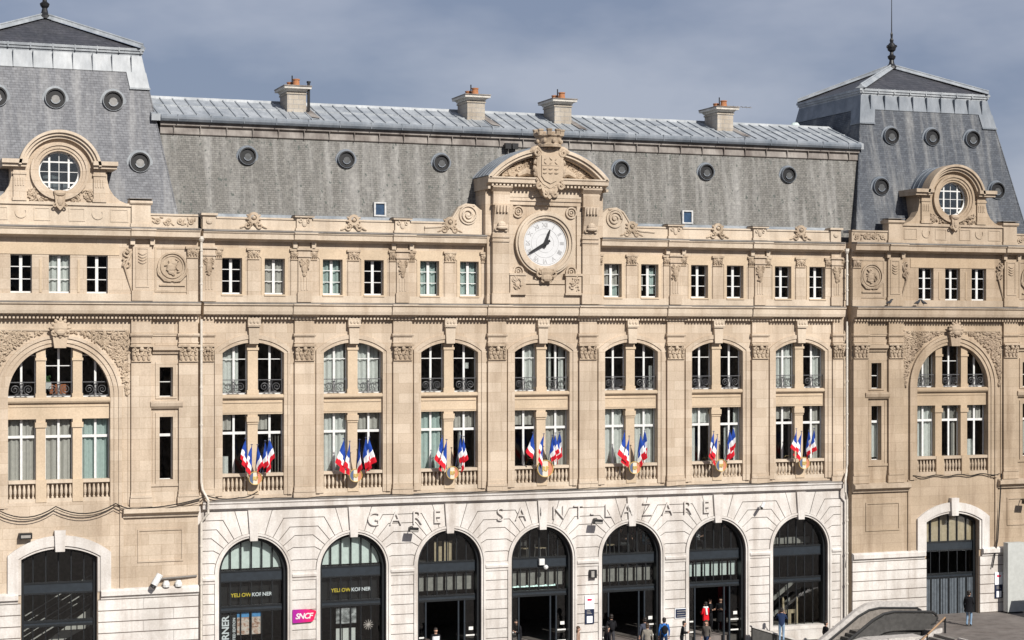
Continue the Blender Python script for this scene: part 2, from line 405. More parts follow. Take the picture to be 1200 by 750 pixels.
# ---- window maker (white timber frames) : window > pane, curtain
MESHC = {}
def window(xc, z0, z1, wdt, y, bars=(.36, .68), mull=.10, parent=ST, curtain=(), thick=None, name='window', mat=None, fw=.055):
    key = (round(z1-z0, 2), wdt, bars, mull, thick, fw)
    h = z1-z0
    loc = (xc, y, z0+ZO)
    if key in MESHC:
        o = bpy.data.objects.new(name, MESHC[key]); COL.objects.link(o); o.parent = parent; WLOC[o.name] = Vector(loc); o.location = Vector(loc)-WLOC[parent.name]
    else:
        mb = MB(); hw = wdt/2
        mb.prism(rect(-hw, hw, 0, h), 0, .07, [rect(-hw+fw, hw-fw, fw*1.3, h-fw)])
        if mull: mb.box(-mull/2, mull/2, -.012, .06, fw*1.3, h-fw)
        for b in bars:
            t = .035 if not (thick and abs(b-thick) < 1e-6) else .12
            for sg in (-1, 1): mb.box(sg*mull/2 if sg > 0 else -hw+fw, hw-fw if sg > 0 else -mull/2, .004 if t < .1 else -.008, .05, b*h-t/2, b*h+t/2)
        o = part(mb, name, mat or PAINT, parent, loc); MESHC[key] = o.data
    hw = wdt/2-fw-.002
    pk = ('p', round(hw, 3), round(h, 2))
    pl = (xc, y+.035, z0+ZO)
    if pk in MESHC: p = bpy.data.objects.new('pane', MESHC[pk]); COL.objects.link(p); p.parent = o; p.location = Vector(pl)-WLOC[o.name]; WLOC[p.name] = Vector(pl)
    else:
        mb = MB(); mb.add([(-hw, 0, .07), (hw, 0, .07), (hw, 0, h-fw), (-hw, 0, h-fw)], [(0, 1, 2, 3)]); p = part(mb, 'pane', GLASS, o, pl, fixn=False); MESHC[pk] = p.data
    for (a, b, c, d, m) in curtain:      # fractions of the width and height
        x0, x1 = -hw+2*hw*a, -hw+2*hw*b; zz0, zz1 = h*c+.02, h*d-.02; n = max(6, int((x1-x0)/.05))
        mb = MB(); vs = []; ph = random.uniform(0, 6)
        for i in range(n+1):
            x = x0+(x1-x0)*i/n; yy = .042*math.sin(i*1.35+ph)+.03*math.sin(i*.6+ph*2)
            vs += [(x, yy, zz0), (x, yy, zz1)]
        mb.add(vs, [(2*i, 2*i+2, 2*i+3, 2*i+1) for i in range(n)])
        part(mb, 'curtain', m, o, (xc, y+.15, z0+ZO), fixn=False)
    return o
C_ = CURT
def full(m=None): return ((0, 1, 0, 1, m or CURT),)

# ---- central wall, main storey
for k, xc in enumerate(BAYS):
    mb = MB(); mb.prism(rect(xc-B/2, xc+B/2, -7.6, .95), 0, .34, [seg_open(xc, 1.43, -7.28, -.74, -.27)])
    part(mb, 'wall', STONE, ST)
    mb = MB(); seg_band(mb, xc, 1.432, -7.28, -.74, -.27, .17, -.05, .03); seg_band(mb, xc, 1.603, -7.28, -.68, -.10, .20, -.10, .03)
    part(mb, 'arch_moulding', STONE, ST)
    mb = MB()      # keystone running up to the cornice
    mb.prism([(xc-.21, -.33), (xc+.21, -.33), (xc+.25, .45), (xc-.25, .45)], -.2, .05)
    mb.prof([(.05, .45), (-.28, .45), (-.30, .54), (-.26, .60), (-.26, .86), (.05, .86)], xc-.3, xc+.3)
    for i in range(3): mb.ball((xc-.16+.16*i, -.27, .68), (.09, .05, .06), PI/2, 6, 4)
    part(mb, 'keystone', STONE_P, ST)
    mb = MB()      # spandrel panel between the two storeys of the bay
    mb.box(xc-1.43, xc+1.43, .12, .5, -3.57, -2.86); mb.prof([(.5, -2.86), (.02, -2.86), (-.03, -2.80), (-.03, -2.70), (.06, -2.66), (.5, -2.66)], xc-1.43, xc+1.43)
    mb.box(xc-1.38, xc+1.38, .10, .118, -3.50, -3.42); mb.box(xc-1.38, xc+1.38, .08, .118, -3.05, -2.99)
    part(mb, 'spandrel_panel', OCHRE, ST)
    mb = MB()
    mb.box(xc-.235, xc+.235, .1, .6, -2.66, -.20); mb.box(xc-.275, xc+.275, .05, .6, -.62, -.50); mb.box(xc-.27, xc+.27, .06, .6, -2.655, -2.45)
    mb.box(xc-.235, xc+.235, .13, .6, -6.42, -3.57); mb.box(xc-.285, xc+.285, .07, .6, -3.92, -3.68); mb.box(xc-.26, xc+.26, .09, .6, -4.02, -3.96)
    mb.box(xc-.26, xc+.26, -.02, .6, -7.25, -6.26)
    part(mb, 'mullion', OCHRE, ST)
    for sg in (-1, 1):       # balustrade under each lower window
        mb = MB(); xa, xb = (xc-1.43, xc-.26) if sg < 0 else (xc+.26, xc+1.43)
        mb.box(xa, xb, .0, .3, -6.42, -6.28); mb.box(xa, xb, .02, .3, -7.28, -7.1)
        for i in range(6):
            x = xa+.1+(xb-xa-.2)*i/5
            mb.lathe([(.055, 0), (.055, .06), (.03, .1), (.065, .25), (.07, .36), (.035, .6), (.055, .66), (.055, .69)], x, .13, -7.1, 8)
        part(mb, 'balustrade', STONE_P, ST)
    mb = MB(); mb.box(xc-1.43, xc+1.43, .34, .6, -7.4, -6.4); part(mb, 'apron_wall', STONE, ST)

cu_up = {0: (((0, .72, 0, 1, C_),), ()), 1: (full(), full()), 2: ((), ((.6, .78, .45, .58, C_),)), 3: (((.55, 1, 0, 1, C_),), ((0, .1, 0, 1, C_), (.2, .34, 0, 1, C_), (.45, .62, 0, 1, C_), (.7, .95, 0, 1, C_))),
         4: ((), ((.85, 1, 0, .5, C_),)), 5: ((), ()), 6: (((.08, 1, 0, 1, C_),), ((.6, 1, 0, 1, C_),))}
cu_lo = {0: (((0, .3, .02, .32, C_), (0, .42, .72, 1, CURTB)), ((0, .45, .72, 1, CURTB), (.62, .66, 0, .68, CURTB), (.75, .8, 0, .68, CURTB), (.88, .92, 0, .68, CURTB))), 1: (full(), ((0, 1, .7, 1, CURTB), (.42, .5, 0, .7, C_))),
         2: (full(CURTG), ((0, 1, .7, 1, CURTB), (.3, .42, 0, .7, C_))), 3: (((.0, 1, .72, 1, CURTB),), full(CURTB)), 4: (full(), full()), 5: (((0, .35, 0, .7, C_), (0, 1, .7, 1, C_)), ((.35, .6, 0, .7, C_), (.8, 1, 0, 1, C_))),
         6: (((.0, 1, .74, 1, CURTB),), ((.5, 1, 0, .7, CURTB), (.5, 1, .7, 1, CURTB)))}
RAILS = None
for k, xc in enumerate(BAYS):
    for s_, sg in enumerate((-1, 1)):
        x = xc+sg*.84
        window(x, -2.66, -.2, 1.22, .36, (.66,), curtain=cu_up[k][s_])
        window(x, -6.42, -3.5, 1.22, .37, (.68,), thick=.68, curtain=cu_lo[k][s_])
        if RAILS is None:      # scrolled iron railing
            mb = MB(); mb.box(-.59, .59, -.02, .02, .64, .68); mb.box(-.59, .59, -.02, .02, .05, .09)
            for c in (-.29, .29):
                g = 1 if c < 0 else -1
                mb.spiral(c, 0, 0.34, .22, 1.9, .016, g, -PI/2, .12, 30, 5); mb.tube([(c, 0, .12), (c+g*.26, 0, .12), (c+g*.28, 0, .3), (c+g*.2, 0, .62)], .013, 5)
            for c in (-.58, 0, .58): mb.box(c-.012, c+.012, -.015, .015, .05, .68)
            RAILS = part(mb, 'railing', IRON, ST, (x, .2, -2.65+ZO))
        else: instance(RAILS, ST, (x, .2, -2.65+ZO))

# pilasters of the main storey
def pilaster(xc, y, wdt=.92, zb=-7.6, x0=None, x1=None):
    mb = MB(); a, b = xc-wdt/2, xc+wdt/2
    mb.box(a, b, y-.14, y+.02, -6.9, -1.1)
    mb.box(a-.06, b+.06, y-.19, y+.02, zb, -7.2); mb.box(a-.04, b+.04, y-.22, y+.02, -7.2, -7.08); mb.box(a-.02, b+.02, y-.17, y+.02, -7.08, -6.9)
    mb.box(a, b, y-.15, y+.02, -.36, .95)
    mb.prof([(y+.02, .0), (y-.2, .0), (y-.24, .06), (y-.24, .13), (y+.02, .16)], a-.06, b+.06)
    mb.box(a-.03, b+.03, y-.18, y+.02, -.30, -.24)
    p = part(mb, 'pilaster', STONE, ST)
    capital(xc, -1.13, -.36, wdt, y-.12, p)
    return p
for x in PILX[1:-1]: pilaster(x, 0)
pilaster(PILX[0]+.22, 0, .62); pilaster(PILX[-1]-.22, 0, .62)

# cornices -------------------------------------------------------
def mid_cornice(x0, x1, y, breaks=()):
    mb = MB()
    P = lambda d: [(y+.05, .78), (y-.08-d, .78), (y-.12-d, .90), (y-.30-d, 1.0), (y-.46-d, 1.02), (y-.50-d, 1.16), (y-.52-d, 1.38), (y-.60-d, 1.44), (y-.60-d, 1.50), (y+.05, 1.54)]
    mb.prof(P(0), x0, x1)
    mb.prof([(y+.04, 1.545), (y-.62, 1.502), (y-.62, 1.535), (y+.04, 1.58)], x0, x1, 1)
    for b in breaks: mb.prof([(p[0], p[1]+.004) for p in P(.09)], b-.62, b+.62)
    n = int((x1-x0)/.17)
    for i in range(n):
        x = x0+.05+i*(x1-x0-.1)/n; mb.box(x, x+.09, y-.27, y-.1, .80, .92)
    return part(mb, 'cornice', [STONE_P, LEDGE], ST)
mid_cornice(-16.63, 16.63, 0, PILX[1:-1])
def top_cornice(x0, x1, y, breaks=(), skip=None):
    mb = MB()
    P = lambda d: [(y+.05, 4.36), (y-.10-d, 4.36), (y-.14-d, 4.42), (y-.40-d, 4.47), (y-.42-d, 4.68), (y-.48-d, 4.74), (y-.48-d, 4.79), (y+.05, 4.80)]
    mb.prof(P(0), x0, x1)
    mb.prof([(y+.04, 4.803), (y-.52, 4.795), (y-.52, 4.865), (y+.04, 4.90)], x0, x1, 1)
    for b in breaks:
        mb.prof([(p[0], p[1]+.003) for p in P(.1)], b-.55, b+.55)
        for sg in (-1, 1): mb.box(b+sg*.44-.1, b+sg*.44+.1, y-.2, y+.02, 4.1, 4.36)
    return part(mb, 'cornice', [STONE_P, LEDGE], ST)
top_cornice(-16.63, -3.0, 0, PILX[1:3]); top_cornice(3.0, 16.63, 0, PILX[5:7]); 

# upper storey of the central block
UW = 1.0
for k, xc in enumerate(BAYS):
    if k == 3: 
        mb = MB(); mb.prism(rect(xc-B/2, xc+B/2, .95, 5.0), 0.01, .34); part(mb, 'wall', STONE, ST); continue
    mb = MB(); mb.prism(rect(xc-B/2, xc+B/2, .95, 4.9), 0, .34, [rect(xc+sg*UW-.47, xc+sg*UW+.47, 1.95, 3.6) for sg in (-1, 1)])
    part(mb, 'wall', STONE, ST)
    mb = MB(); mb.box(xc-B/2+.002, xc+B/2-.002, -.06, .02, 1.58, 1.90); part(mb, 'sill_band', STONE_P, ST)
    cu = {0: ((), full(CURTB)), 1: (full(CURTG), ()), 2: (full(CURTG), full(CURTG)), 4: (((0, 1, .35, 1, CURTB), (.5, 1, 0, .4, CURTG)), ((.5, 1, .1, .9, CURTG), (0, .3, .2, .7, CURTB))), 5: ((), ()), 6: ((), ())}[k]
    for s_, sg in enumerate((-1, 1)):
        window(xc+sg*UW, 1.95, 3.62, 1.0, .26, (.36, .68), curtain=cu[s_], mull=.13)
        mb = MB()       # raised plain surround with shouldered head
        x = xc+sg*UW
        mb.prism([(x-.63, 1.9), (x-.63, 3.62), (x-.78, 3.75), (x-.78, 4.06), (x+.78, 4.06), (x+.78, 3.75), (x+.63, 3.62), (x+.63, 1.9), (x+.475, 1.9), (x+.475, 3.602), (x-.475, 3.602), (x-.475, 1.9)], -.035, .02)
        mb.box(x-.50, x+.50, -.1, .3, 1.87, 1.948)
        part(mb, 'window_surround', OCHRE, ST)
    mb = MB(); mb.box(xc-.27, xc+.27, -.05, .02, 1.9, 3.55); p = part(mb, 'pilaster', STONE, ST); capital(xc, 3.55, 4.06, .54, -.04, p, .07)
def upper_pilaster(x, y=0, console=True):
    mb = MB()
    mb.box(x-.62, x+.62, y-.05, y+.02, 1.9, 3.55); mb.box(x-.29, x+.29, y-.14, y+.02, 1.9, 4.1); mb.box(x-.33, x+.33, y-.18, y+.02, 1.6, 2.05)
    mb.box(x-.33, x+.33, y-.2, y+.02, 3.68, 3.75); mb.box(x-.36, x+.36, y-.22, y+.02, 4.0, 4.09)
    mb.box(x-.28, x+.28, y-.1, y+.02, 4.1, 4.37)
    for i in (-1, 0, 1): mb.box(x+i*.13-.035, x+i*.13+.035, y-.165, y-.13, 2.15, 2.75)
    p = part(mb, 'pilaster', STONE, ST)
    mb = MB(); mb.ball((x, y-.15, 3.4), (.26, .07, .22)); mb.ball((x, y-.18, 3.15), (.22, .07, .15), PI/2); mb.ball((x, y-.17, 2.9), (.13, .05, .1), PI/2)
    for i in range(10): mb.ball((x+random.uniform(-.2, .2), y-.2, random.uniform(2.85, 3.5)), (.07, .04, .03), random.uniform(0, 3), 6, 4)
    for sg in (-1, 1): mb.spiral(x+sg*.17, y-.2, 3.5, .1, 1.1, .028, sg, PI/2, .3, 12, 5)
    part(mb, 'carved_drop', STONE_C, p)
    for sg in (-1, 1): capital(x+sg*.455, 3.55, 4.06, .34, y-.04, p, .06)
for i, x in enumerate(PILX):
    if i in (0, 7) or i in (3, 4): continue
    upper_pilaster(x)
for x in (PILX[0]+.3, PILX[7]-.3): upper_pilaster(x, 0)
for sg in (-1, 1):
    mb = MB(); x = sg*3.02; mb.box(x-.12, x+.12, -.05, .02, 1.9, 3.55); p = part(mb, 'pilaster', STONE, ST); capital(x, 3.55, 4.06, .3, -.04, p, .06)

# parapet of the central block
def rosette(x, z, y, parent, s=1.0):
    mb = MB(); mb.ring(x, z+.28*s, .13*s, .26*s, y-.12, y+.08, n=18); mb.ball((x, y-.1, z+.28*s), (.1*s, .1, .1*s))
    for i in range(8):
        a = R(-200+i*31.4); mb.ball((x+.27*s*math.cos(a), y-.06, z+.28*s+.27*s*math.sin(a)), (.1*s, .07, .06*s), a, 6, 4)
    for sg in (-1, 1):
        mb.spiral(x+sg*.28*s, y-.05, z-.08*s, .17*s, 1.2, .05*s, sg, PI/2, .25, 14, 5); mb.ball((x+sg*.5*s, y-.04, z-.14*s), (.16*s, .05, .05*s), sg*-.4, 6, 4)
    return part(mb, 'rosette', STONE_C, parent)
for a, b in ((-16.63, -3.0), (3.0, 16.63)):
    mb = MB(); mb.box(a, b, .0, .3, 4.9, 5.40); mb.box(a, b, -.05, .34, 5.40, 5.48); mb.box(a, b, -.03, .3, 4.9, 5.0)
    pr = part(mb, 'parapet', STONE_P, ST)
    mb = MB(); mb.prof([(.34, 5.48), (.9, 5.48), (.95, 5.66), (.6, 5.66)], a, b); part(mb, 'gutter_flashing', ZINC_L, ST)
    for x in PILX:
        if a+.5 < x < b-.5 and abs(x) > 4:
            mb = MB(); mb.box(x-.36, x+.36, -.12, .36, 4.9, 5.52); mb.box(x-.42, x+.42, -.18, .4, 4.9, 5.02); mb.box(x-.46, x+.46, -.22, .42, 5.52, 5.59); mb.box(x-.48, x+.48, -.24, .43, 5.59, 5.63, 1)
            for sg in (-1, 1): mb.spiral(x+sg*.2, -.15, 5.36, .1, 1.1, .03, sg, PI/2, .3, 12, 5)
            mb.ball((x, -.14, 5.25), (.17, .05, .12), PI/2)
            part(mb, 'pedestal', [STONE_P, LEDGE], pr)
    for xc in BAYS:
        if a < xc < b: rosette(xc, 5.18, -.02, pr, 1.0)
for sg in (-1, 1):           # end pedestals beside the pavilions
    x = sg*16.3
    mb = MB(); mb.box(x-.3, x+.3, -.1, .3, 4.9, 5.52); mb.box(x-.38, x+.38, -.2, .36, 5.52, 5.62); mb.ball((x, -.12, 5.25), (.15, .06, .14)); part(mb, 'pedestal', STONE_P, ST)

# ---- ground storey of the central block: white rusticated arcade
ZS = -10.84; RA = 1.60; RO = 1.80
for k, xc in enumerate(BAYS):
    x0, x1 = xc-B/2, xc+B/2
    if k == 0: x0 = -16.63
    if k == 6: x1 = 16.63
    hole = [(xc-RA, ZB+.01), (xc+RA, ZB+.01)] + arc(xc, ZS, RA, 0, 180, 28)
    mb = MB(); mb.prism([(x0, ZB), (xc-RA, ZB)] + arc(xc, ZS, RA, 180, 0, 28) + [(xc+RA, ZB), (x1, ZB), (x1, -7.6), (x0, -7.6)], 0, .55)
    part(mb, 'arcade_wall', WBASE, ST)
    mb = MB()
    for r0, r1, y in ((RA+.001, RA+.10, -.06), (RA+.10, RO, -.12)):
        mb.ring(xc, ZS, r0, r1, y, .01, 0, 180, 40)
        for sg in (-1, 1): mb.box(*sorted((xc+sg*r0, xc+sg*r1)), y, .01, ZB, ZS)
    part(mb, 'arch_moulding', WHITE, ST)
    mb = MB(); mb.prism([(xc-.17, ZS+RA-.14), (xc+.17, ZS+RA-.14), (xc+.27, -7.97), (xc-.27, -7.97)], -.17, .3); part(mb, 'keystone', WHITE, ST)
# voussoirs and courses with open joints
def inset(poly, d):
    n = len(poly); out_ = []
    ar = sum(poly[i][0]*poly[(i+1) % n][1]-poly[(i+1) % n][0]*poly[i][1] for i in range(n))
    s_ = 1 if ar > 0 else -1
    for i in range(n):
        p0, p1, p2 = Vector(poly[i-1]), Vector(poly[i]), Vector(poly[(i+1) % n])
        e1 = (p1-p0).normalized(); e2 = (p2-p1).normalized()
        n1 = Vector((-e1.y, e1.x))*s_; n2 = Vector((-e2.y, e2.x))*s_
        k = 1+n1.dot(n2)
        if k < .2: k = .2
        q = p1+(n1+n2)*(d/k); out_.append((q.x, q.y))
    return out_
LN = [(0, 0.0), (15, .50), (30, 1.07), (40, 1.63), (50, 2.03), (60, 2.45)]
def half(xc, sg, i):
    """block i on one side of an arch: lower joint i, upper joint i+1 (outer pier line at x=B/2)"""
    a0, z0 = LN[i]; P = lambda a: (RO*math.cos(R(a)), RO*math.sin(R(a)))
    if i < len(LN)-1:
        a1, z1 = LN[i+1]
        Q = lambda a, z: (z/math.tan(R(a)), z) if a > 1 else (RO+.001, z)
        up = [(B/2, z1), Q(a1, z1)]; 
    else:
        a1, z1 = 73, 2.86
        Q = lambda a, z: (z/math.tan(R(a)), z)
        up = [(B/2, z1), (z1/math.tan(R(a1)), z1)]
    pts = [Q(a0, z0)] if a0 > 1 else []
    pts = pts + [(B/2, z0)] + up + [P(a1)] + [P(a1+(a0-a1)*t/4) for t in (1, 2, 3)] + [P(a0)]
    return [(xc+sg*p[0], ZS+p[1]) for p in pts]
for k in range(8):
    mbv = MB()
    for i in range(len(LN)):
        polys = []
        if k > 0: rgt = half(BAYS[k-1], 1, i)
        if k < 7: lft = half(BAYS[k], -1, i)
        if k == 0: polys = [lft]
        elif k == 7: polys = [rgt]
        else:
            # split point is the shared pier line; join the halves there
            a = [p for p in rgt]; b = [p for p in lft]
            xm = PILX[k]
            ia = [j for j, p in enumerate(a) if abs(p[0]-xm) < 1e-6]; ib = [j for j, p in enumerate(b) if abs(p[0]-xm) < 1e-6]
            # a: ..., lower(xm), upper(xm), ... ; keep order lower part, then b reversed
            A = a[ia[1]+1:] + a[:ia[0]]; Bq = b[ib[1]+1:] + b[:ib[0]]
            polys = [A + Bq[::-1]]
        for p in polys:
            q = inset(p, .018); mbv.prism(q, -.05-.004*(i % 2), .01)
    part(mbv, 'pier_voussoir', WHITE, ST); mbv = MB()
    # courses of the pier below the springing
    xa = PILX[k]-(B/2-RO) if k else -16.60; xb = PILX[k]+(B/2-RO) if k < 7 else 16.60
    z = ZS-.43
    while z > ZB:
        zl = max(z-.465, ZB); mbv.box(xa+.012, xb-.012, -.05, .01, zl+.018, z-.018); z -= .465
    part(mbv, 'rusticated_pier', WHITE, ST)
for k, xc in enumerate(BAYS):      # wedges either side of the keystone
    for sg in (-1, 1):
        mbv = MB()
        zt = 2.86; p = [(xc+sg*.28, ZS+zt), (xc+sg*zt/math.tan(R(73)), ZS+zt), (xc+sg*RO*math.cos(R(73)), ZS+RO*math.sin(R(73))), (xc+sg*RO*math.cos(R(79)), ZS+RO*math.sin(R(79))), (xc+sg*.2, ZS+RO*.994)]
        mbv.prism(inset(p, .012), -.05, .01); part(mbv, 'voussoir', WHITE, ST)
for k in range(8):
    xa = PILX[k]-(B/2-RO) if k else -16.61; xb = PILX[k]+(B/2-RO) if k < 7 else 16.61
    mb = MB(); mb.prof([(.01, ZS-.43), (-.09, ZS-.43), (-.10, ZS-.33), (-.17, ZS-.27), (-.18, ZS-.17), (-.10, ZS-.10), (-.10, ZS), (.01, ZS)], xa, xb); part(mb, 'impost', WHITE, ST)
mb = MB(); mb.prof([(.05, -7.97), (-.08, -7.97), (-.10, -7.88), (-.26, -7.84), (-.28, -7.66), (-.34, -7.60), (-.34, -7.54), (.05, -7.46)], -16.63, 16.63)
part(mb, 'string_course', WHITE, ST)
mb = MB(); mb.prof([(.0, -7.455), (-.345, -7.535), (-.345, -7.515), (.0, -7.43)], -16.63, 16.63); part(mb, 'ledge_flashing', LEDGE, ST)

# ---- shopfronts in the arches : arch_front > pane, transom_band, door
XB = (-.98, -.49, 0, .49, .98)
def shopfront(k):
    xc = BAYS[k]; y = .42
    mb = MB()
    mb.ring(xc, ZS, RA-.14, RA-.002, .18, .62, 0, 180, 40)
    for sg in (-1, 1): mb.box(*sorted((xc+sg*(RA-.14), xc+sg*(RA-.002))), .18, .62, ZB, ZS)
    zbot = ZB if k < 6 else -14.85
    for b in XB:
        zt = ZS+math.sqrt((RA-.1)**2-b*b); mb.box(xc+b-.03, xc+b+.03, y-.03, y+.05, -10.76, zt)
        mb.box(xc+b-.025, xc+b+.025, y-.02, y+.05, -12.4, -11.27)
        if k in (0, 1, 6): mb.box(xc+b-.022, xc+b+.022, y-.02, y+.05, zbot, -12.65)
    mb.box(xc-RA+.14, xc+RA-.14, y-.05, y+.06, -10.84, -10.76); mb.box(xc-RA+.14, xc+RA-.14, y-.05, y+.06, -11.30, -11.24)
    mb.box(xc-RA+.14, xc+RA-.14, y-.06, y+.06, -12.46, -12.38); mb.box(xc-RA+.14, xc+RA-.14, y-.07, y+.06, -12.68, -12.58)
    o = part(mb, 'arch_front', STEEL, ST)
    mb = MB(); mb.box(xc-RA+.14, xc+RA-.14, y-.02, y+.04, -11.24, -10.84); mb.box(xc-RA+.14, xc+RA-.14, y-.03, y+.04, -12.58, -12.46); part(mb, 'transom_band', STEEL2, o)
    mb = MB(); r = RA-.135
    mb.add([(xc+p[0], y, p[1]) for p in arc(0, ZS, r, 0, 180, 24)] + [(xc-r, y, -10.76), (xc+r, y, -10.76)], [tuple(range(27))])
    part(mb, 'lunette_pane', GLASS if k in (0, 1) else GLASSD, o, fixn=False)
    mb = MB(); mb.add([(xc-r, y, -12.4), (xc+r, y, -12.4), (xc+r, y, -11.26), (xc-r, y, -11.26)], [(0, 1, 2, 3)]); part(mb, 'transom_pane', GLASSD, o, fixn=False)
    if k in (0, 1, 6):
        mb = MB(); mb.add([(xc-r, y, zbot), (xc+r, y, zbot), (xc+r, y, -12.66), (xc-r, y, -12.66)], [(0, 1, 2, 3)]); part(mb, 'shop_pane', GLASSD, o, fixn=False)
    else:
        for (a, b) in ((-r, -1.08), (.92, r)):
            mb = MB(); mb.add([(xc+a, y, ZB), (xc+b, y, ZB), (xc+b, y, -12.66), (xc+a, y, -12.66)], [(0, 1, 2, 3)]); part(mb, 'side_light', GLASSD, o, fixn=False)
        for a in (-1.1, .55, .86): mb = MB(); mb.box(xc+a, xc+a+.07, y-.05, y+.07, ZB, -12.66); part(mb, 'door_post', STEEL2, o)
        mb = MB()
        for a, b in ((-1.44, -1.14), (.97, 1.42)):
            mb.box(xc+a, xc+b, y-.012, y-.004, -14.42, -14.35); mb.box(xc+a, xc+b, y-.012, y-.004, -14.95, -14.88)
        mb.box(xc+1.12, xc+1.34, y-.014, y-.004, -14.14, -13.98)
        part(mb, 'glass_marking', CURT, o)
    return o
FR = [shopfront(k) for k in range(7)]
for k in (0, 1):      # frosted white panels in the heads of the first two arches
    xc = BAYS[k]; mb = MB(); mb.prism(arc(xc, ZS, RA-.16, 3, 177, 24)+[(xc-RA+.17, -10.7), (xc+RA-.17, -10.7)], .56, .60); part(mb, 'frosted_panel', FROST, FR[k])
    mb = MB(); mb.box(xc-1.44, xc+1.44, .7, .74, -12.45, -11.2); part(mb, 'backing_board', BLACK, FR[k])
for k, m in ((2, GREYP), (3, GREYP), (4, GREYP), (5, FROST)):
    xc = BAYS[k]; mb = MB()
    for b in (-1.43, -.94, -.45, .04, .53, 1.02): mb.box(xc+b, xc+b+.38, 0.72, .76, -12.2 if k != 5 else -12.15, -11.45)
    part(mb, 'light_panel', m, FR[k])
mb = MB()
for b in (-.5, -.28, .0, .24): mb.box(BAYS[2]+b, BAYS[2]+b+(.17 if b != 0 else .2), 0.8, .85, -10.8, -9.85)
part(mb, 'tan_screen', TAN, FR[2])
stripm, t_, b_ = newmat('lit_strip_lamp', (.8, .9, .85)); b_.inputs['Emission Color'].default_value = (.75, 1, .9, 1); b_.inputs['Emission Strength'].default_value = .9
mb = MB(); mb.box(BAYS[3]-1.4, BAYS[3]+1.1, 1.0, 1.06, -12.3, -12.22); part(mb, 'strip_lamp', stripm, FR[3])
mb = MB(); xg = BAYS[6]      # gilded gate behind the last arch
for x in (-.35, .45): mb.box(xg+x, xg+x+.1, 1.2, 1.3, -15.2, -13.9); mb.ball((xg+x+.05, 1.25, -13.75), (.07, .07, .2)); 
for x in (-.3, .08): mb.prism(rect(xg+x, xg+x+.36, -15.1, -14.2), 1.2, 1.25, [rect(xg+x+.07, xg+x+.29, -14.95, -14.4)])
part(mb, 'gilt_gate', TAN, FR[6])
mb = MB(); mb.prism([(xg-2.0, -15.0), (xg-1.8, -15.1), (xg+1.4, -12.8), (xg+1.2, -12.7)], 2.5, 2.6); mb.prism([(xg-.7, -15.0), (xg-.5, -15.1), (xg+1.6, -13.5), (xg+1.6, -13.3)], 2.7, 2.8); part(mb, 'inner_stair_rail', GREYP, FR[6])
mb = MB(); mb.box(xg-1.45, xg+1.3, 1.3, 1.4, -10.78, -10.45); mb.box(xg-1.2, xg-.8, 1.9, 1.95, -10.7, -9.7); part(mb, 'cafe_counter', GREYP, FR[6])

# interiors of the central block
mb = MB()
mb.box(-16.6, 16.6, 5.5, 5.7, -7.6, 4.9); mb.box(-16.6, 16.6, .62, 5.5, -7.75, -7.6); mb.box(-16.6, 16.6, .62, 5.5, -3.4, -2.75); mb.box(-16.6, 16.6, .36, 5.5, 1.2, 1.5); mb.box(-16.6, 16.6, .36, 5.5, 4.4, 4.6)
for x in (-11.9, -7.1, -2.4, 2.4, 7.1, 11.9): mb.box(x-.08, x+.08, .36, 5.5, -7.6, 4.5)
part(mb, 'office_interior', ROOMW, ST)
mb = MB()
mb.box(-16.6, 16.6, 9, 9.2, -15.5, -7.8); mb.box(-16.6, 16.6, .7, 9, -7.95, -7.78); mb.box(-16.6, 16.6, .62, 9, -11.15, -10.86)
for x in (-16.6, -7.1, 16.45): mb.box(x, x+.15, .6, 9, -15.5, -7.8)
part(mb, 'hall_interior', INTER, ST)

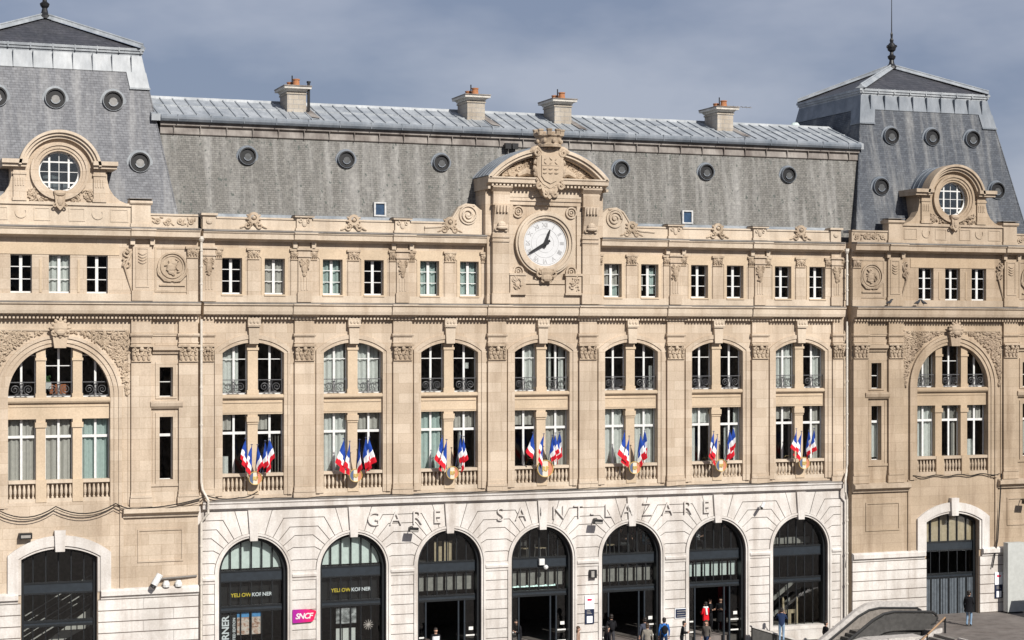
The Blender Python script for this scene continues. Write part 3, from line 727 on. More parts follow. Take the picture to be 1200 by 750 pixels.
# ---- pavilions ------------------------------------------------------
YP = -.45
HP = 6.12
def pavilion(xc, right):
    P0 = xc-HP; P1 = xc+HP
    # main wall: built of plates beside and over the great arch
    def X(d): return xc+d
    big = [(X(-2.2), -7.28), (X(2.2), -7.28)] + arc(xc, -2.62, 2.2, 0, 180, 30)
    nar = []
    for sg in (-1, 1):
        nar += [rect(X(sg*4.68)-.3, X(sg*4.68)+.3, -2.7, -1.37), rect(X(sg*4.68)-.3, X(sg*4.68)+.3, -6.42, -3.6)]
    mb = MB(); mb.prism(rect(X(-3.0), X(3.0), -7.7, .95), YP, YP+.36, [big]); 
    for sg, h2 in ((-1, nar[:2]), (1, nar[2:])):
        a, b = sorted((X(sg*3.0), X(sg*HP))); mb.prism(rect(a, b, -7.7, .95), YP, YP+.36, h2)
    part(mb, 'wall', STONE, ST)
    mb = MB()      # returns towards the central block and far side
    for sg in (-1, 1): a, b = sorted((X(sg*HP), X(sg*(HP-.3)))); mb.box(a, b, YP+.36, 11.5, ZB, 4.85)
    mb.box(P0+.31, P1-.31, 11.2, 11.5, ZB, 4.85)
    part(mb, 'side_wall', STONE, ST)
    # great arch
    mb = MB()
    for r0, r1, y in ((2.2, 2.36, YP-.04), (2.36, 2.56, YP-.09), (2.56, 2.70, YP-.15)):
        mb.ring(xc, -2.62, r0, r1, y, YP+.01, 0, 180, 48)
        for sg in (-1, 1): mb.box(*sorted((X(sg*r0), X(sg*r1))), y, YP+.01, -7.5, -2.62)
    part(mb, 'arch_moulding', STONE, ST)
    mb = MB()      # carved keystone
    mb.prism([(X(-.25), -.5), (X(.25), -.5), (X(.36), .25), (X(-.36), .25)], YP-.3, YP+.02)
    mb.ball((xc, YP-.32, .38), (.34, .16, .34)); mb.ball((xc, YP-.4, .2), (.16, .1, .22), PI/2)
    for i in range(12):
        a = 2*PI*i/12; mb.ball((X(.36*math.cos(a)), YP-.33, .38+.33*math.sin(a)), (.12, .08, .08), a, 6, 4)
    for sg in (-1, 1): mb.spiral(X(sg*.3), YP-.33, .15, .14, 1.3, .04, sg, PI/2, .2, 14, 5)
    part(mb, 'keystone', STONE_C, ST)
    for sg in (-1, 1):      # carved spandrels
        mb = MB()
        leafy(mb, X(sg*1.75), -1.15, YP-.02, 2.6, 2.9, 380, .095, lambda x, z: (x-xc)**2+(z+2.62)**2 > 2.86**2 and z < .22 and .4 < abs(x-xc) < 3.0)
        for r_ in (2.95, ):
            for a in range(24, 80, 9):
                aa = R(a); mb.spiral(X(sg*(r_+.28)*math.cos(aa)), YP-.04, -2.62+(r_+.2)*math.sin(aa), .16, 1.4, .035, sg, aa, .2, 14, 5) if (r_+.3)*math.cos(aa) < 2.9 and -2.62+(r_+.35)*math.sin(aa) < .2 else None
        part(mb, 'carved_spandrel', STONE_C, ST)
    mb = MB(); mb.box(X(-3.0), X(3.0), YP-.06, YP+.02, .26, .34); mb.box(X(-3.06), X(-2.98), YP-.05, YP+.02, -7.5, .26); mb.box(X(2.98), X(3.06), YP-.05, YP+.02, -7.5, .26); part(mb, 'arch_frame_moulding', STONE, ST)
    mb = MB(); mb.box(X(-2.2), X(2.2), YP+.13, YP+.5, -3.63, -2.92); mb.prof([(YP+.5, -2.92), (YP+.02, -2.92), (YP-.03, -2.84), (YP-.03, -2.74), (YP+.06, -2.68), (YP+.5, -2.68)], X(-2.2), X(2.2)); mb.box(X(-2.15), X(2.15), YP+.1, YP+.128, -3.1, -3.03)
    part(mb, 'spandrel_panel', OCHRE, ST)
    mb = MB()
    for sg in (-1, 1):
        x = X(sg*.79)
        zt = -2.62+math.sqrt(2.2**2-.6**2)
        mb.box(x-.2, x+.2, YP+.1, YP+.6, -2.68, zt-.02); mb.box(x-.24, x+.24, YP+.05, YP+.6, -1.05, -.93); mb.box(x-.235, x+.235, YP+.06, YP+.6, -2.68, -2.5)
        mb.box(x-.2, x+.2, YP+.13, YP+.6, -6.42, -3.63); mb.box(x-.25, x+.25, YP+.07, YP+.6, -4.0, -3.78)
        mb.box(x-.23, x+.23, YP-.03, YP+.6, -7.28, -6.3)
    part(mb, 'mullion', OCHRE, ST)
    mb = MB(); mb.box(X(-2.2), X(2.2), YP+.4, YP+.6, -7.4, -6.45); part(mb, 'apron_wall', STONE, ST)
    cuU = [(), (), ()] if not right else [((0, 1, 0, .9, GREYP),), (), ()]
    cuL = [full(CURTB), full(CURTB), full(CURTG)] if not right else [((0, 1, .7, 1, C_), (.3, 1, 0, .7, C_), (0, .25, 0, .15, C_)), ((0, 1, .7, 1, GREYP), (.75, .95, 0, .7, CURTB)), ((0, 1, .72, 1, CURTB), (.0, .6, 0, .35, C_))]
    for i, (d, ww) in enumerate(((-1.6, 1.24), (0, 1.2), (1.6, 1.24))):
        window(X(d), -2.68, -.36 if d == 0 else -.80, ww, YP+.40, (.60,) if d == 0 else (), curtain=cuU[i], mull=.09)
        window(X(d), -6.45, -3.58, ww, YP+.40, (.71,), thick=.71, curtain=cuL[i], mull=.1)
        instance(RAILS, ST, (X(d), YP+.24, -2.67+ZO))
        mb = MB(); xa, xb = X(d)-.58, X(d)+.58; mb.box(xa, xb, YP, YP+.3, -6.45, -6.3); mb.box(xa, xb, YP+.02, YP+.3, -7.28, -7.12)
        for j in range(6): mb.lathe([(.055, 0), (.055, .06), (.03, .1), (.065, .25), (.07, .36), (.035, .6), (.055, .66), (.055, .69)], xa+.1+(xb-xa-.2)*j/5, YP+.13, -7.12, 8)
        part(mb, 'balustrade', STONE_P, ST)
    # narrow side windows
    for sg in (-1, 1):
        x = X(sg*4.68)
        window(x, -2.74, -1.33, .66, YP+.3, (.5,), mull=0, curtain=())
        window(x, -6.46, -3.56, .66, YP+.3, (.70,), mull=0, thick=.70, curtain=((.45, 1, .05, .7, C_),) if right else ())
        mb = MB()
        mb.prism(rect(x-.48, x+.48, -2.78, -1.15), YP-.05, YP+.01, [rect(x-.3, x+.3, -2.7, -1.37)])
        mb.prism(rect(x-.48, x+.48, -6.6, -3.42), YP-.05, YP+.01, [rect(x-.3, x+.3, -6.42, -3.6)])
        mb.prof([(YP+.01, -3.24), (YP-.1, -3.24), (YP-.2, -3.12), (YP-.24, -2.98), (YP-.24, -2.92), (YP+.01, -2.86)], x-.72, x+.72)
        mb.prof([(YP+.01, -.78), (YP-.08, -.78), (YP-.12, -.66), (YP-.24, -.60), (YP-.25, -.46), (YP+.01, -.40)], x-.62, x+.62)
        mb.box(x-.5, x+.5, YP-.04, YP+.01, -.40, -.3); mb.box(x-.7, x+.7, YP-.06, YP+.01, -6.72, -6.6)
        mb.box(x-.62, x-.52, YP-.03, YP+.01, -6.6, -3.35); mb.box(x+.52, x+.62, YP-.03, YP+.01, -6.6, -3.35)
        mb.box(x-1.2, x+1.2, YP-.05, YP+.01, .02, .12); mb.box(x-1.2, x+1.2, YP-.07, YP+.01, .12, .16)
        part(mb, 'window_surround', STONE, ST)
        pilaster(X(sg*3.55), YP, .88); pilaster(X(sg*5.66), YP, .86)
    mid_cornice(P0-.02, P1+.02, YP-.05)
    top_cornice(P0-.02, P1+.02, YP-.05, [X(-3.6), X(3.6)])
    # upper storey
    ws = [(-1.64, .93), (0, .93), (1.64, .93)]
    mb = MB(); mb.prism(rect(P0, P1, .95, 4.9), YP, YP+.34, [rect(X(d)-.46, X(d)+.46, 1.92, 3.6) for d, _ in ws]); part(mb, 'wall', STONE, ST)
    mb = MB(); mb.box(P0+.01, P1-.01, YP-.06, YP+.02, 1.58, 1.9); part(mb, 'sill_band', STONE_P, ST)
    cu = [(), full(), ()] if not right else [(), (), ()]
    for (d, ww), c in zip(ws, cu): window(X(d), 1.92, 3.62, .98, YP+.22, (.36, .68), curtain=c, mull=.13)
    mb = MB(); mb.prism(rect(X(-2.6), X(2.6), 3.62, 4.1), YP-.03, YP+.01)
    for d in (-.82, .82): mb.box(X(d)-.05, X(d)+.05, YP-.03, YP+.01, 1.95, 3.4)
    part(mb, 'lintel_band', OCHRE, ST)
    for sg in (-1, 1):
        x = X(sg*3.6)
        mb = MB(); mb.box(x-.42, x+.42, YP-.13, YP+.02, 1.9, 4.12); mb.box(x-.47, x+.47, YP-.17, YP+.02, 1.6, 2.05)
        mb.prism(rect(x-.3, x+.3, 2.2, 4.0), YP-.16, YP-.12, [rect(x-.22, x+.22, 2.28, 3.92)])
        for j in range(4):
            mb.tube([(x-.18+.36*q/6, YP-.16, 3.75-.13*j-.09*math.sin(PI*q/6)) for q in range(7)], .02, 5)
        p = part(mb, 'pilaster', STONE, ST)
        mb = MB(); xo = x-sg*.75      # side scroll console
        mb.spiral(xo+sg*.05, YP-.07, 3.72, .2, 1.3, .05, -sg, PI/2, .25, 16, 5); mb.spiral(xo+sg*.1, YP-.06, 3.25, .2, 1.2, .05, sg, PI/2, .25, 16, 5)
        mb.tube([(xo+sg*.3, YP-.05, 3.8), (xo-sg*.02, YP-.07, 3.1), (xo+sg*.16, YP-.05, 2.5), (xo+sg*.3, YP-.04, 2.0)], [.06, .06, .045, .02], 6)
        for j in range(8): mb.ball((xo+random.uniform(-.12, .2), YP-.08, random.uniform(2.9, 3.95)), (.08, .05, .04), random.uniform(0, 3), 6, 4)
        part(mb, 'scroll_console', STONE_C, p)
        # medallion panel
        x = X(sg*4.95)
        mb = MB(); mb.prism(rect(x-.78, x+.78, 2.0, 4.02), YP-.03, YP+.01, [rect(x-.70, x+.70, 2.08, 3.94)])
        mb.ring(x, 3.15, .58, .66, YP-.09, YP+.01, n=36); mb.ring(x, 3.15, .47, .53, YP-.06, YP+.01, n=36); mb.disc(x, 3.15, .47, YP-.02, YP+.01)
        mb.ball((x-.05, YP-.04, 3.12), (.27, .1, .22), PI/2); mb.ball((x+.05, YP-.04, 3.3), (.2, .09, .17)); mb.ball((x-.04, YP-.05, 2.9), (.16, .07, .12))
        leafy(mb, x, 3.12, YP-.06, .6, .7, 26, .07, lambda a, b: (a-x)**2+(b-3.15)**2 < .4**2)
        for q in (-1, 1): mb.tube([(x+q*.05, YP-.05, 2.47), (x+q*.35, YP-.06, 2.52), (x+q*.62, YP-.06, 2.8), (x+q*.70, YP-.05, 3.1)], [.03, .05, .05, .02], 6)
        mb.box(x-.58, x+.58, YP-.07, YP+.01, 2.28, 2.34)
        part(mb, 'medallion', STONE_C, ST)
        mb = MB(); x = X(sg*5.85); mb.box(x-.25, x+.25, YP-.06, YP+.02, 1.9, 3.55); p = part(mb, 'pilaster', STONE, ST); capital(x, 3.55, 4.06, .5, YP-.05, p, .07)
    # parapet
    pr = None
    for sg in (-1, 1):
        a, b = sorted((X(sg*3.2), X(sg*HP)))
        mb = MB(); mb.box(a, b, YP, YP+.3, 4.9, 5.44); mb.box(a, b, YP-.05, YP+.34, 5.44, 5.52); pr = part(mb, 'parapet', STONE_P, ST)
        mb = MB()
        for j in range(4):
            x = X(sg*(4.3+.5*j)); mb.ring(x, 5.2, .07, .13, YP-.06, YP+.01, n=14); mb.ball((x, YP-.05, 5.2), (.06, .05, .06))
            for q in range(6): mb.ball((x+random.uniform(-.24, .24), YP-.02, 5.2+random.uniform(-.16, .16)), (.09, .04, .04), random.uniform(0, 3), 6, 4)
        part(mb, 'carved_frieze', STONE_C, pr)
        x = X(sg*3.55); mb = MB(); mb.box(x-.42, x+.42, YP-.1, YP+.5, 4.9, 5.9); mb.box(x-.47, x+.47, YP-.15, YP+.55, 4.9, 5.05); mb.prof([(YP+.55, 5.9), (YP-.14, 5.9), (YP-.2, 5.97), (YP-.2, 6.06), (YP+.2, 6.14), (YP+.6, 6.06), (YP+.6, 5.97)], x-.5, x+.5)
        mb.box(x-.515, x+.515, YP-.215, YP+.615, 6.142, 6.17, 1); part(mb, 'pedestal', [STONE_P, LEDGE], pr)
        mb = MB(); mb.box(a, b, YP+.34, .4, 5.40, 5.52); part(mb, 'gutter_flashing', ZINC_L, ST)
    # dormer with round window
    yd = YP-.02; zc = 7.27
    mb = MB()
    mb.box(X(-3.1), X(3.1), yd, yd+.6, 4.88, 5.80); mb.box(X(-3.12), X(3.12), yd-.08, yd+.6, 5.80, 5.93); mb.box(X(-3.1), X(3.1), yd-.04, yd+.1, 4.88, 4.98)
    for d in (-1.65, 1.65): mb.ring(X(d), 5.45, .2, .26, yd-.04, yd+.01, 150, 390, 20)
    for a, b in ((-3.0, -2.2), (-1.1, -.4), (.4, 1.1), (2.2, 3.0)): mb.prism(rect(X(a), X(b), 5.1, 5.68), yd-.025, yd+.01, [rect(X(a)+.05, X(b)-.05, 5.15, 5.63)])
    part(mb, 'dormer_base', STONE_P, ST)
    prof_ = [(2.9, 5.93), (2.62, 6.05), (2.35, 6.28), (2.15, 6.6), (2.06, 7.0), (2.06, 7.45)]
    outl = [(X(a), b) for a, b in prof_] + arc(xc, zc, 1.6, 6, 174, 30) + [(X(-a), b) for a, b in prof_[::-1]]
    mb = MB(); mb.prism(outl, yd, yd+.55, [arc(xc, zc, .92, 0, 352, 40)])
    mb.box(X(-2.06), X(-1.4), yd+.55, 3.2, 5.7, 7.45); mb.box(X(1.4), X(2.06), yd+.55, 3.2, 5.7, 7.45)
    dm = part(mb, 'dormer', STONE, ST)
    mb = MB()
    mb.ring(xc, zc, .90, 1.0, yd-.05, yd+.2, n=48); mb.ring(xc, zc, 1.0, 1.14, yd-.1, yd+.01, n=48); mb.ring(xc, zc, 1.14, 1.26, yd-.16, yd+.01, n=48)
    part(mb, 'ring_moulding', STONE, dm)
    mb = MB()
    a0 = 8
    for r0, r1, y in ((1.44, 1.56, yd-.2), (1.56, 1.68, yd-.32), (1.68, 1.80, yd-.42)): mb.ring(xc, zc, r0, r1, y, yd+.3, a0, 180-a0, 44)
    for sg in (-1, 1):
        e0, e1 = sorted((X(sg*1.44), X(sg*2.46)))
        mb.box(e0, e1, yd-.3, yd+.5, 7.42, 7.56); mb.box(e0-.03, e1+.03, yd-.42, yd+.5, 7.56, 7.74); mb.box(*sorted((X(sg*2.0), X(sg*2.46))), yd+.5, 3.0, 7.42, 7.74)
    part(mb, 'dormer_hood', STONE_P, dm)
    mb = MB(); mb.ring(xc, zc, 1.5, 1.76, yd+.25, 4.0, 8, 172, 40)
    for j in range(6): mb.ring(xc, zc, 1.76, 1.79, yd+.3+.45*j, yd+.34+.45*j, 8, 172, 30)
    part(mb, 'dormer_roof', ZINC_D, dm)
    for sg in (-1, 1):
        mb = MB(); x = X(sg*1.72); mb.box(x-.26, x+.26, yd-.1, yd+.01, 5.95, 7.42); mb.box(x-.3, x+.3, yd-.14, yd+.01, 7.1, 7.2); mb.box(x-.3, x+.3, yd-.13, yd+.01, 5.95, 6.1)
        for q in (-.16, -.05, .06, .17): mb.box(x+q-.03, x+q+.03, yd-.13, yd-.09, 6.6, 6.95)
        part(mb, 'dormer_pilaster', STONE, dm)
    mb = MB()
    leafy(mb, X(-.85), 6.22, yd-.03, 1.1, .5, 40, .09, lambda a, b: (a-xc)**2+(b-zc)**2 > 1.28**2); leafy(mb, X(.85), 6.22, yd-.03, 1.1, .5, 40, .09, lambda a, b: (a-xc)**2+(b-zc)**2 > 1.28**2)
    mb.prism([(X(-.26), 6.42), (X(-.18), 5.75), (xc, 5.55), (X(.18), 5.75), (X(.26), 6.42)], yd-.26, yd+.01); mb.ball((xc, yd-.26, 6.3), (.24, .1, .14)); mb.ball((xc, yd-.25, 5.95), (.22, .08, .14), PI/2)
    for sg in (-1, 1): mb.spiral(X(sg*.24), yd-.22, 5.78, .1, 1.1, .035, sg, PI/2, .3, 12, 5)
    part(mb, 'carved_garland', STONE_C, dm)
    mb = MB(); y = yd+.22
    mb.ring(xc, zc, .82, .93, y, y+.08, n=40)
    for d in (-.42, .42): mb.box(X(d)-.042, X(d)+.042, y, y+.06, zc-.75, zc+.75)
    mb.box(X(-.013), X(.013), y+.01, y+.05, zc-.86, zc+.86)
    for dz in (-.47, .43): mb.box(X(-.74), X(.74), y+.002, y+.058, zc+dz-.032, zc+dz+.032)
    mb.box(X(-.86), X(.86), y+.012, y+.05, zc-.013, zc+.013)
    wn = part(mb, 'round_window', PAINT, ST)
    mb = MB(); mb.disc(xc, zc, .86, y+.03, y+.034); part(mb, 'pane', GLASS, wn)
    mb = MB(); mb.box(X(-1.3), X(1.3), yd+1.6, yd+1.65, 5.95, 8.6); part(mb, 'attic_back', INTER, dm)
    # ground storey of the pavilion
    op = seg_open(xc, 1.64, ZB+.01 if not right else -14.7, -9.76, -9.33)
    mb = MB()
    o2 = op[2:]
    zb = ZB
    mb.prism([(P0, zb), (X(-1.64), zb)] + o2[::-1] + [(X(1.64), zb), (P1, zb), (P1, -7.7), (P0, -7.7)], YP, YP+.5); part(mb, 'ground_wall', STONE, ST)
    mb = MB(); seg_band(mb, xc, 1.645, -11.3, -9.76, -9.33, .12, YP-.06, YP+.02); seg_band(mb, xc, 1.765, -11.3, -9.72, -9.21, .46, YP-.13, YP+.02)
    mb.prism([(X(-.2), -9.45), (X(.2), -9.45), (X(.24), -8.52), (X(-.24), -8.52)], YP-.26, YP+.1); part(mb, 'door_surround', WHITE, ST)
    for sg in (-1, 1):
        mb = MB(); a, b = sorted((X(sg*2.75), X(sg*HP)))
        mb.prof([(YP+.02, -8.08), (YP-.12, -8.08), (YP-.16, -7.97), (YP-.36, -7.86), (YP-.36, -7.68), (YP+.02, -7.58)], a, b)
        part(mb, 'string_course', STONE_P, ST)
        mb = MB(); x0_, x1_ = sorted((X(sg*3.1), X(sg*5.6))); mb.prism(rect(x0_+.3, x1_-.15, -10.1, -8.62), YP-.045, YP+.01, [rect(x0_+.38, x1_-.23, -10.02, -8.70)]); mb.box(*sorted((X(sg*2.62), X(sg*2.78))), YP-.08, YP+.01, -11.3, -7.5); part(mb, 'wall_panel', STONE, ST)
        mb = MB(); a, b = sorted((X(sg*1.78), X(sg*HP))); c, d = sorted((X(sg*1.66), X(sg*2.75)))
        mb.prof([(YP+.02, -11.66), (YP-.1, -11.66), (YP-.12, -11.55), (YP-.24, -11.50), (YP-.24, -11.30), (YP-.1, -11.22), (YP+.02, -11.2)], a, b)
        z = -11.68
        a, b = sorted((X(sg*1.66), X(sg*HP)))
        while z > ZB:
            zl = max(z-.5, ZB); 
            xs = [a, a+(b-a)*(.45 if int(z*2) % 2 else .75), b]
            for q in range(2): mb.box(xs[q]+.006, xs[q+1]-.006, YP-.08, YP+.02, zl+.026, z-.022)
            z -= .5
        part(mb, 'white_base', WHITE, ST)
        mb = MB(); mb.box(a+.01, b-.01, YP-.05, YP+.01, ZB, -11.66); part(mb, 'base_backing', WBASE, ST)
    # door front
    y = YP+.42; zb = ZB if not right else -14.7
    mb = MB()
    for d in (-1.1, -.55, 0, .55, 1.1):
        mb.box(X(d)-.03, X(d)+.03, y-.03, y+.04, -10.86, -9.3); mb.box(X(d)-.022, X(d)+.022, y-.02, y+.04, zb, -11.3)
    seg_band(mb, xc, 1.5, zb, -9.86, -9.45, .15, y-.12, y+.06)
    mb.box(X(-1.6), X(1.6), y-.05, y+.05, -10.92, -10.84); mb.box(X(-1.6), X(1.6), y-.05, y+.05, -11.38, -11.3); mb.box(X(-1.6), X(1.6), y-.06, y+.05, -12.62, -12.52); mb.box(X(-1.6), X(1.6), y-.06, y+.05, -12.82, -12.72)
    fr = part(mb, 'arch_front', STEEL, ST)
    mb = MB(); mb.box(X(-1.6), X(1.6), y-.02, y+.03, -11.3, -10.92); mb.box(X(-1.6), X(1.6), y-.03, y+.03, -12.72, -12.62); part(mb, 'transom_band', STEEL2, fr)
    mb = MB(); mb.add([(X(-1.6), y+.01, zb), (X(1.6), y+.01, zb), (X(1.6), y+.01, -9.2), (X(-1.6), y+.01, -9.2)], [(0, 1, 2, 3)]); part(mb, 'pane', GLASSD, fr, fixn=False)
    if right:
        mb = MB()
        for d in (-1.65, -1.06, -.51, .04, .59, 1.14): mb.box(X(d)+.02, X(d)+.47, y+.06, y+.09, -10.84, -9.3)
        part(mb, 'tan_panel', TAN, fr)
        mb = MB(); n = 18
        for i in range(n): mb.box(X(-1.6)+3.2*i/n, X(-1.6)+3.2*(i+.82)/n, y-.04-.012*(i % 2), y+.0, zb, -12.82)
        for d in (-1.1, -.55, 0, .55, 1.1): mb.box(X(d)-.05, X(d)+.05, y-.075, y, zb, -12.82, 1)
        part(mb, 'shutter', [RIBBED, STEEL], fr)
    else:
        mb = MB()      # escalators seen through the glass
        for j, (o, m_) in enumerate(((0, .05), (.35, .025), (.75, .05), (1.05, .03), (1.5, .06))):
            mb.prism([(X(-2.2), -13.0-o), (X(-2.2), -13.0-o+m_), (X(1.9), -10.6-o+m_), (X(1.9), -10.6-o)], YP+1.6+.25*j, YP+1.66+.25*j)
        part(mb, 'inner_escalator_rail', CONC, fr)
        mb = MB(); mb.prism([(X(-1.5), -14.4), (X(1.5), -12.2), (X(1.5), -13.0), (X(.3), -13.6), (X(-.5), -14.6)], YP+1.3, YP+1.35); part(mb, 'inner_stair_side', CURTB, fr)
    mb = MB()
    mb.box(P0+.31, P1-.31, 7, 7.2, ZB, 4.8); mb.box(P0+.31, P1-.31, YP+.62, 7, -7.9, -7.6); mb.box(P0+.31, P1-.31, YP+.62, 7, -3.4, -2.8); mb.box(P0+.31, P1-.31, YP+.4, 7, 1.2, 1.5); mb.box(P0+.31, P1-.31, YP+.4, 7, 4.4, 4.6)
    part(mb, 'interior', ROOMW, ST)
    # tower roof
    hb, ht, zb_, zt_, yf, yt = 5.45, 3.95, 5.0, 13.05, .25, 2.2
    ybk, ytk = 10.7, 8.75
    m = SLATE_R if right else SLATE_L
    def at(z): f = (z-zb_)/(zt_-zb_); return hb+(ht-hb)*f, yf+(yt-yf)*f, ybk+(ytk-ybk)*f
    def frustum(mb, z0, z1, off, mi=0):
        a, b, c = at(z0); d, e, f = at(z1)
        v = [(X(-a-off), b-off, z0), (X(a+off), b-off, z0), (X(a+off), c+off, z0), (X(-a-off), c+off, z0), (X(-d-off), e-off, z1), (X(d+off), e-off, z1), (X(d+off), f+off, z1), (X(-d-off), f+off, z1)]
        mb.add(v, [(0, 1, 5, 4), (1, 2, 6, 5), (2, 3, 7, 6), (3, 0, 4, 7), (4, 5, 6, 7), (3, 2, 1, 0)], mi)
    mb = MB(); frustum(mb, zb_, zt_, 0); rf = part(mb, 'tower_roof', m, ST)
    zk = ZINC_D if right else ZINC_L
    mb = MB(); frustum(mb, zt_-.9, zt_-.12, .03)
    for sx in (-1, 1):
        for (z0, z1) in ((zt_-1.65, zt_-.9),):
            a, b, c = at(z0); d, e, f = at(z1)
            x0_, x1_ = sorted((X(sx*(a+.05)), X(sx*(a-.85)))); 
            v = [(x0_, b-.06, z0), (x1_, b-.06, z0), (x1_, b+.9, z0), (x0_, b+.9, z0)]
            u0, u1 = sorted((X(sx*(d+.05)), X(sx*(d-.85)))); v += [(u0, e-.06, z1), (u1, e-.06, z1), (u1, e+.9, z1), (u0, e+.9, z1)]
            mb.add(v, [(0, 1, 5, 4), (1, 2, 6, 5), (2, 3, 7, 6), (3, 0, 4, 7), (4, 5, 6, 7), (3, 2, 1, 0)])
            mb.box(x0_-.02, x1_+.02, b-.1, b+.9, z0-.06, z0+.02)
    a, b, c = at(zt_-.6)
    for i in range(9): x = X(-a+.55+i*(2*a-1.1)/8); mb.box(x-.012, x+.012, b-.13, b+.1, zt_-.9, zt_-.12)
    part(mb, 'roof_flashing', zk, rf)
    mb = MB(); a, b, c = at(zt_)
    def slab(z0, z1, o): mb.box(X(-a-o), X(a+o), b-o, c+o, z0, z1)
    slab(zt_-.14, zt_-.02, .05); slab(zt_-.02, zt_+.1, .11); slab(zt_+.1, zt_+.22, .16)
    for i in range(9): x = X(-a+i*2*a/8); mb.box(x-.03, x+.03, b-.175, b-.1, zt_-.02, zt_+.235)
    part(mb, 'roof_cornice', ZINC_L if not right else ZINC, rf)
    mb = MB(); o = .10; zz = zt_+.22; ym = (b+c)/2; za = 15.0
    mb.add([(X(-a-o), b-o, zz), (X(a+o), b-o, zz), (X(a+o), c+o, zz), (X(-a-o), c+o, zz), (xc, ym, za)], [(0, 1, 4), (1, 2, 4), (2, 3, 4), (3, 0, 4), (3, 2, 1, 0)]); part(mb, 'cap_roof', SLATE_TOP, rf)
    mb = MB()
    for px, py in ((X(-a-o), b-o), (X(a+o), b-o), (X(a+o), c+o), (X(-a-o), c+o)):
        d = Vector((px-xc, py-ym, 0)).normalized(); t = Vector((-d.y, d.x, 0))
        p0 = Vector((px, py, zz)); p1 = Vector((xc, ym, za))
        v = [p0+t*.3+Vector((0, 0, .02)), p0-t*.3+Vector((0, 0, .02)), p0+Vector((0, 0, .2)), p1+t*.16+Vector((0, 0, .02)), p1-t*.16+Vector((0, 0, .02)), p1+Vector((0, 0, .2))]
        mb.add([q[:] for q in v], [(0, 3, 5, 2), (1, 2, 5, 4), (0, 2, 1), (3, 4, 5), (0, 1, 4, 3)])
        mb.tube([p0+Vector((0, 0, .2)), p1+Vector((0, 0, .2))], .06, 6)
    part(mb, 'hip_flashing', ZINC_L if not right else ZINC, rf)
    mb = MB()
    mb.lathe([(.30, 0), (.28, .15), (.16, .3), (.12, .5), (.2, .6), (.23, .72), (.11, .82), (.09, .95), (.21, 1.05), (.26, 1.25), (.17, 1.42), (.09, 1.5), (.11, 1.62), (.055, 1.75), (.07, 1.95), (.03, 2.1), (.022, 3.2), (.014, 5.2)], xc, ym, za-.05, 12)
    for i in range(6): aa = i*PI/3; mb.spiral(xc+.24*math.cos(aa), ym+.24*math.sin(aa), za+1.2, .09, 1, .03, 1, 0, .3, 10, 4)
    part(mb, 'finial', BLACK, rf)
    # hip edges of the slate
    mb = MB()
    for sx in (-1, 1):
        a, b, c = at(zb_); d, e, f = at(zt_-1.7); mb.tube([(X(sx*a), b, zb_), (X(sx*d), e, zt_-1.7)], .035, 6)
    part(mb, 'hip_roll', m, rf)
    for dx, z in ((-2.5, 10.72), (0.05, 10.75), (2.62, 10.75), (-3.55, 7.93), (3.72, 7.93)):
        oculus(X(dx), z, at(z)[1], ST, ZINC_D if right else ZINC_L, .88)
    return rf
CLADW = plain('skylight_frame', (.48, .48, .47), .5); OCG = plain('oculus_grey', (.22, .215, .205), .5); OCD = plain('oculus_dark', (.075, .077, .078), .4)
def oculus(x, z, y, parent, rim, s=1.0):
    mb = MB(); mb.ring(x, z, .50*s, .535*s, y-.19, y+.35, n=28)
    pts = [(x+.66*s*q*math.cos(a), z+.66*s*q*math.sin(a)) for i in range(24) for a, q in [(2*PI*i/24, 1+.07*max(0, math.cos(2*(2*PI*i/24)))**6-.04)]]
    mb.prism(pts, y-.03, y+.1)
    o = part(mb, 'oculus', rim, parent)
    mb = MB(); mb.ring(x, z, .42*s, .498*s, y-.21, y+.1, n=28); mb.ring(x, z-.02, .20*s, .42*s, y-.13, y+.1, n=28); part(mb, 'shade_lining', BLACK, o)  # black lining paints in the shade inside the round hood
    mb = MB(); mb.disc(x, z-.05*s, .205*s, y-.17, y-.1, 24); mb.ring(x, z-.05*s, .205*s, 0.25*s, y-.18, y-.1, 190, 350, n=24, mi=1)
    part(mb, 'pane', [OCG if x < -18 else OCD, rim], o)
    return o
pavilion(-23.0, False)
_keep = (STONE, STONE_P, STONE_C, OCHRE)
STONE = stone('darker_stone', (.385, .305, .222), (.43, .345, .258), (.33, .26, .19), dirtamt=.85)  # darker versions of the four stones, for the right pavilion only
STONE_P = stone('darker_pale_stone', (.44, .362, .28), (.40, .325, .245), (.4, .3, .2), blocks=False, dirtamt=.8)
STONE_C = stone('darker_carved_stone', (.35, .275, .205), (.42, .34, .255), (.4, .3, .2), blocks=False, dirtamt=1.0, dirt=(.42, .38, .34))
OCHRE = stone('darker_ochre_stone', (.43, .335, .235), (.41, .32, .225), (.4, .3, .2), blocks=False, dirtamt=.4)
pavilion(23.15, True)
STONE, STONE_P, STONE_C, OCHRE = _keep

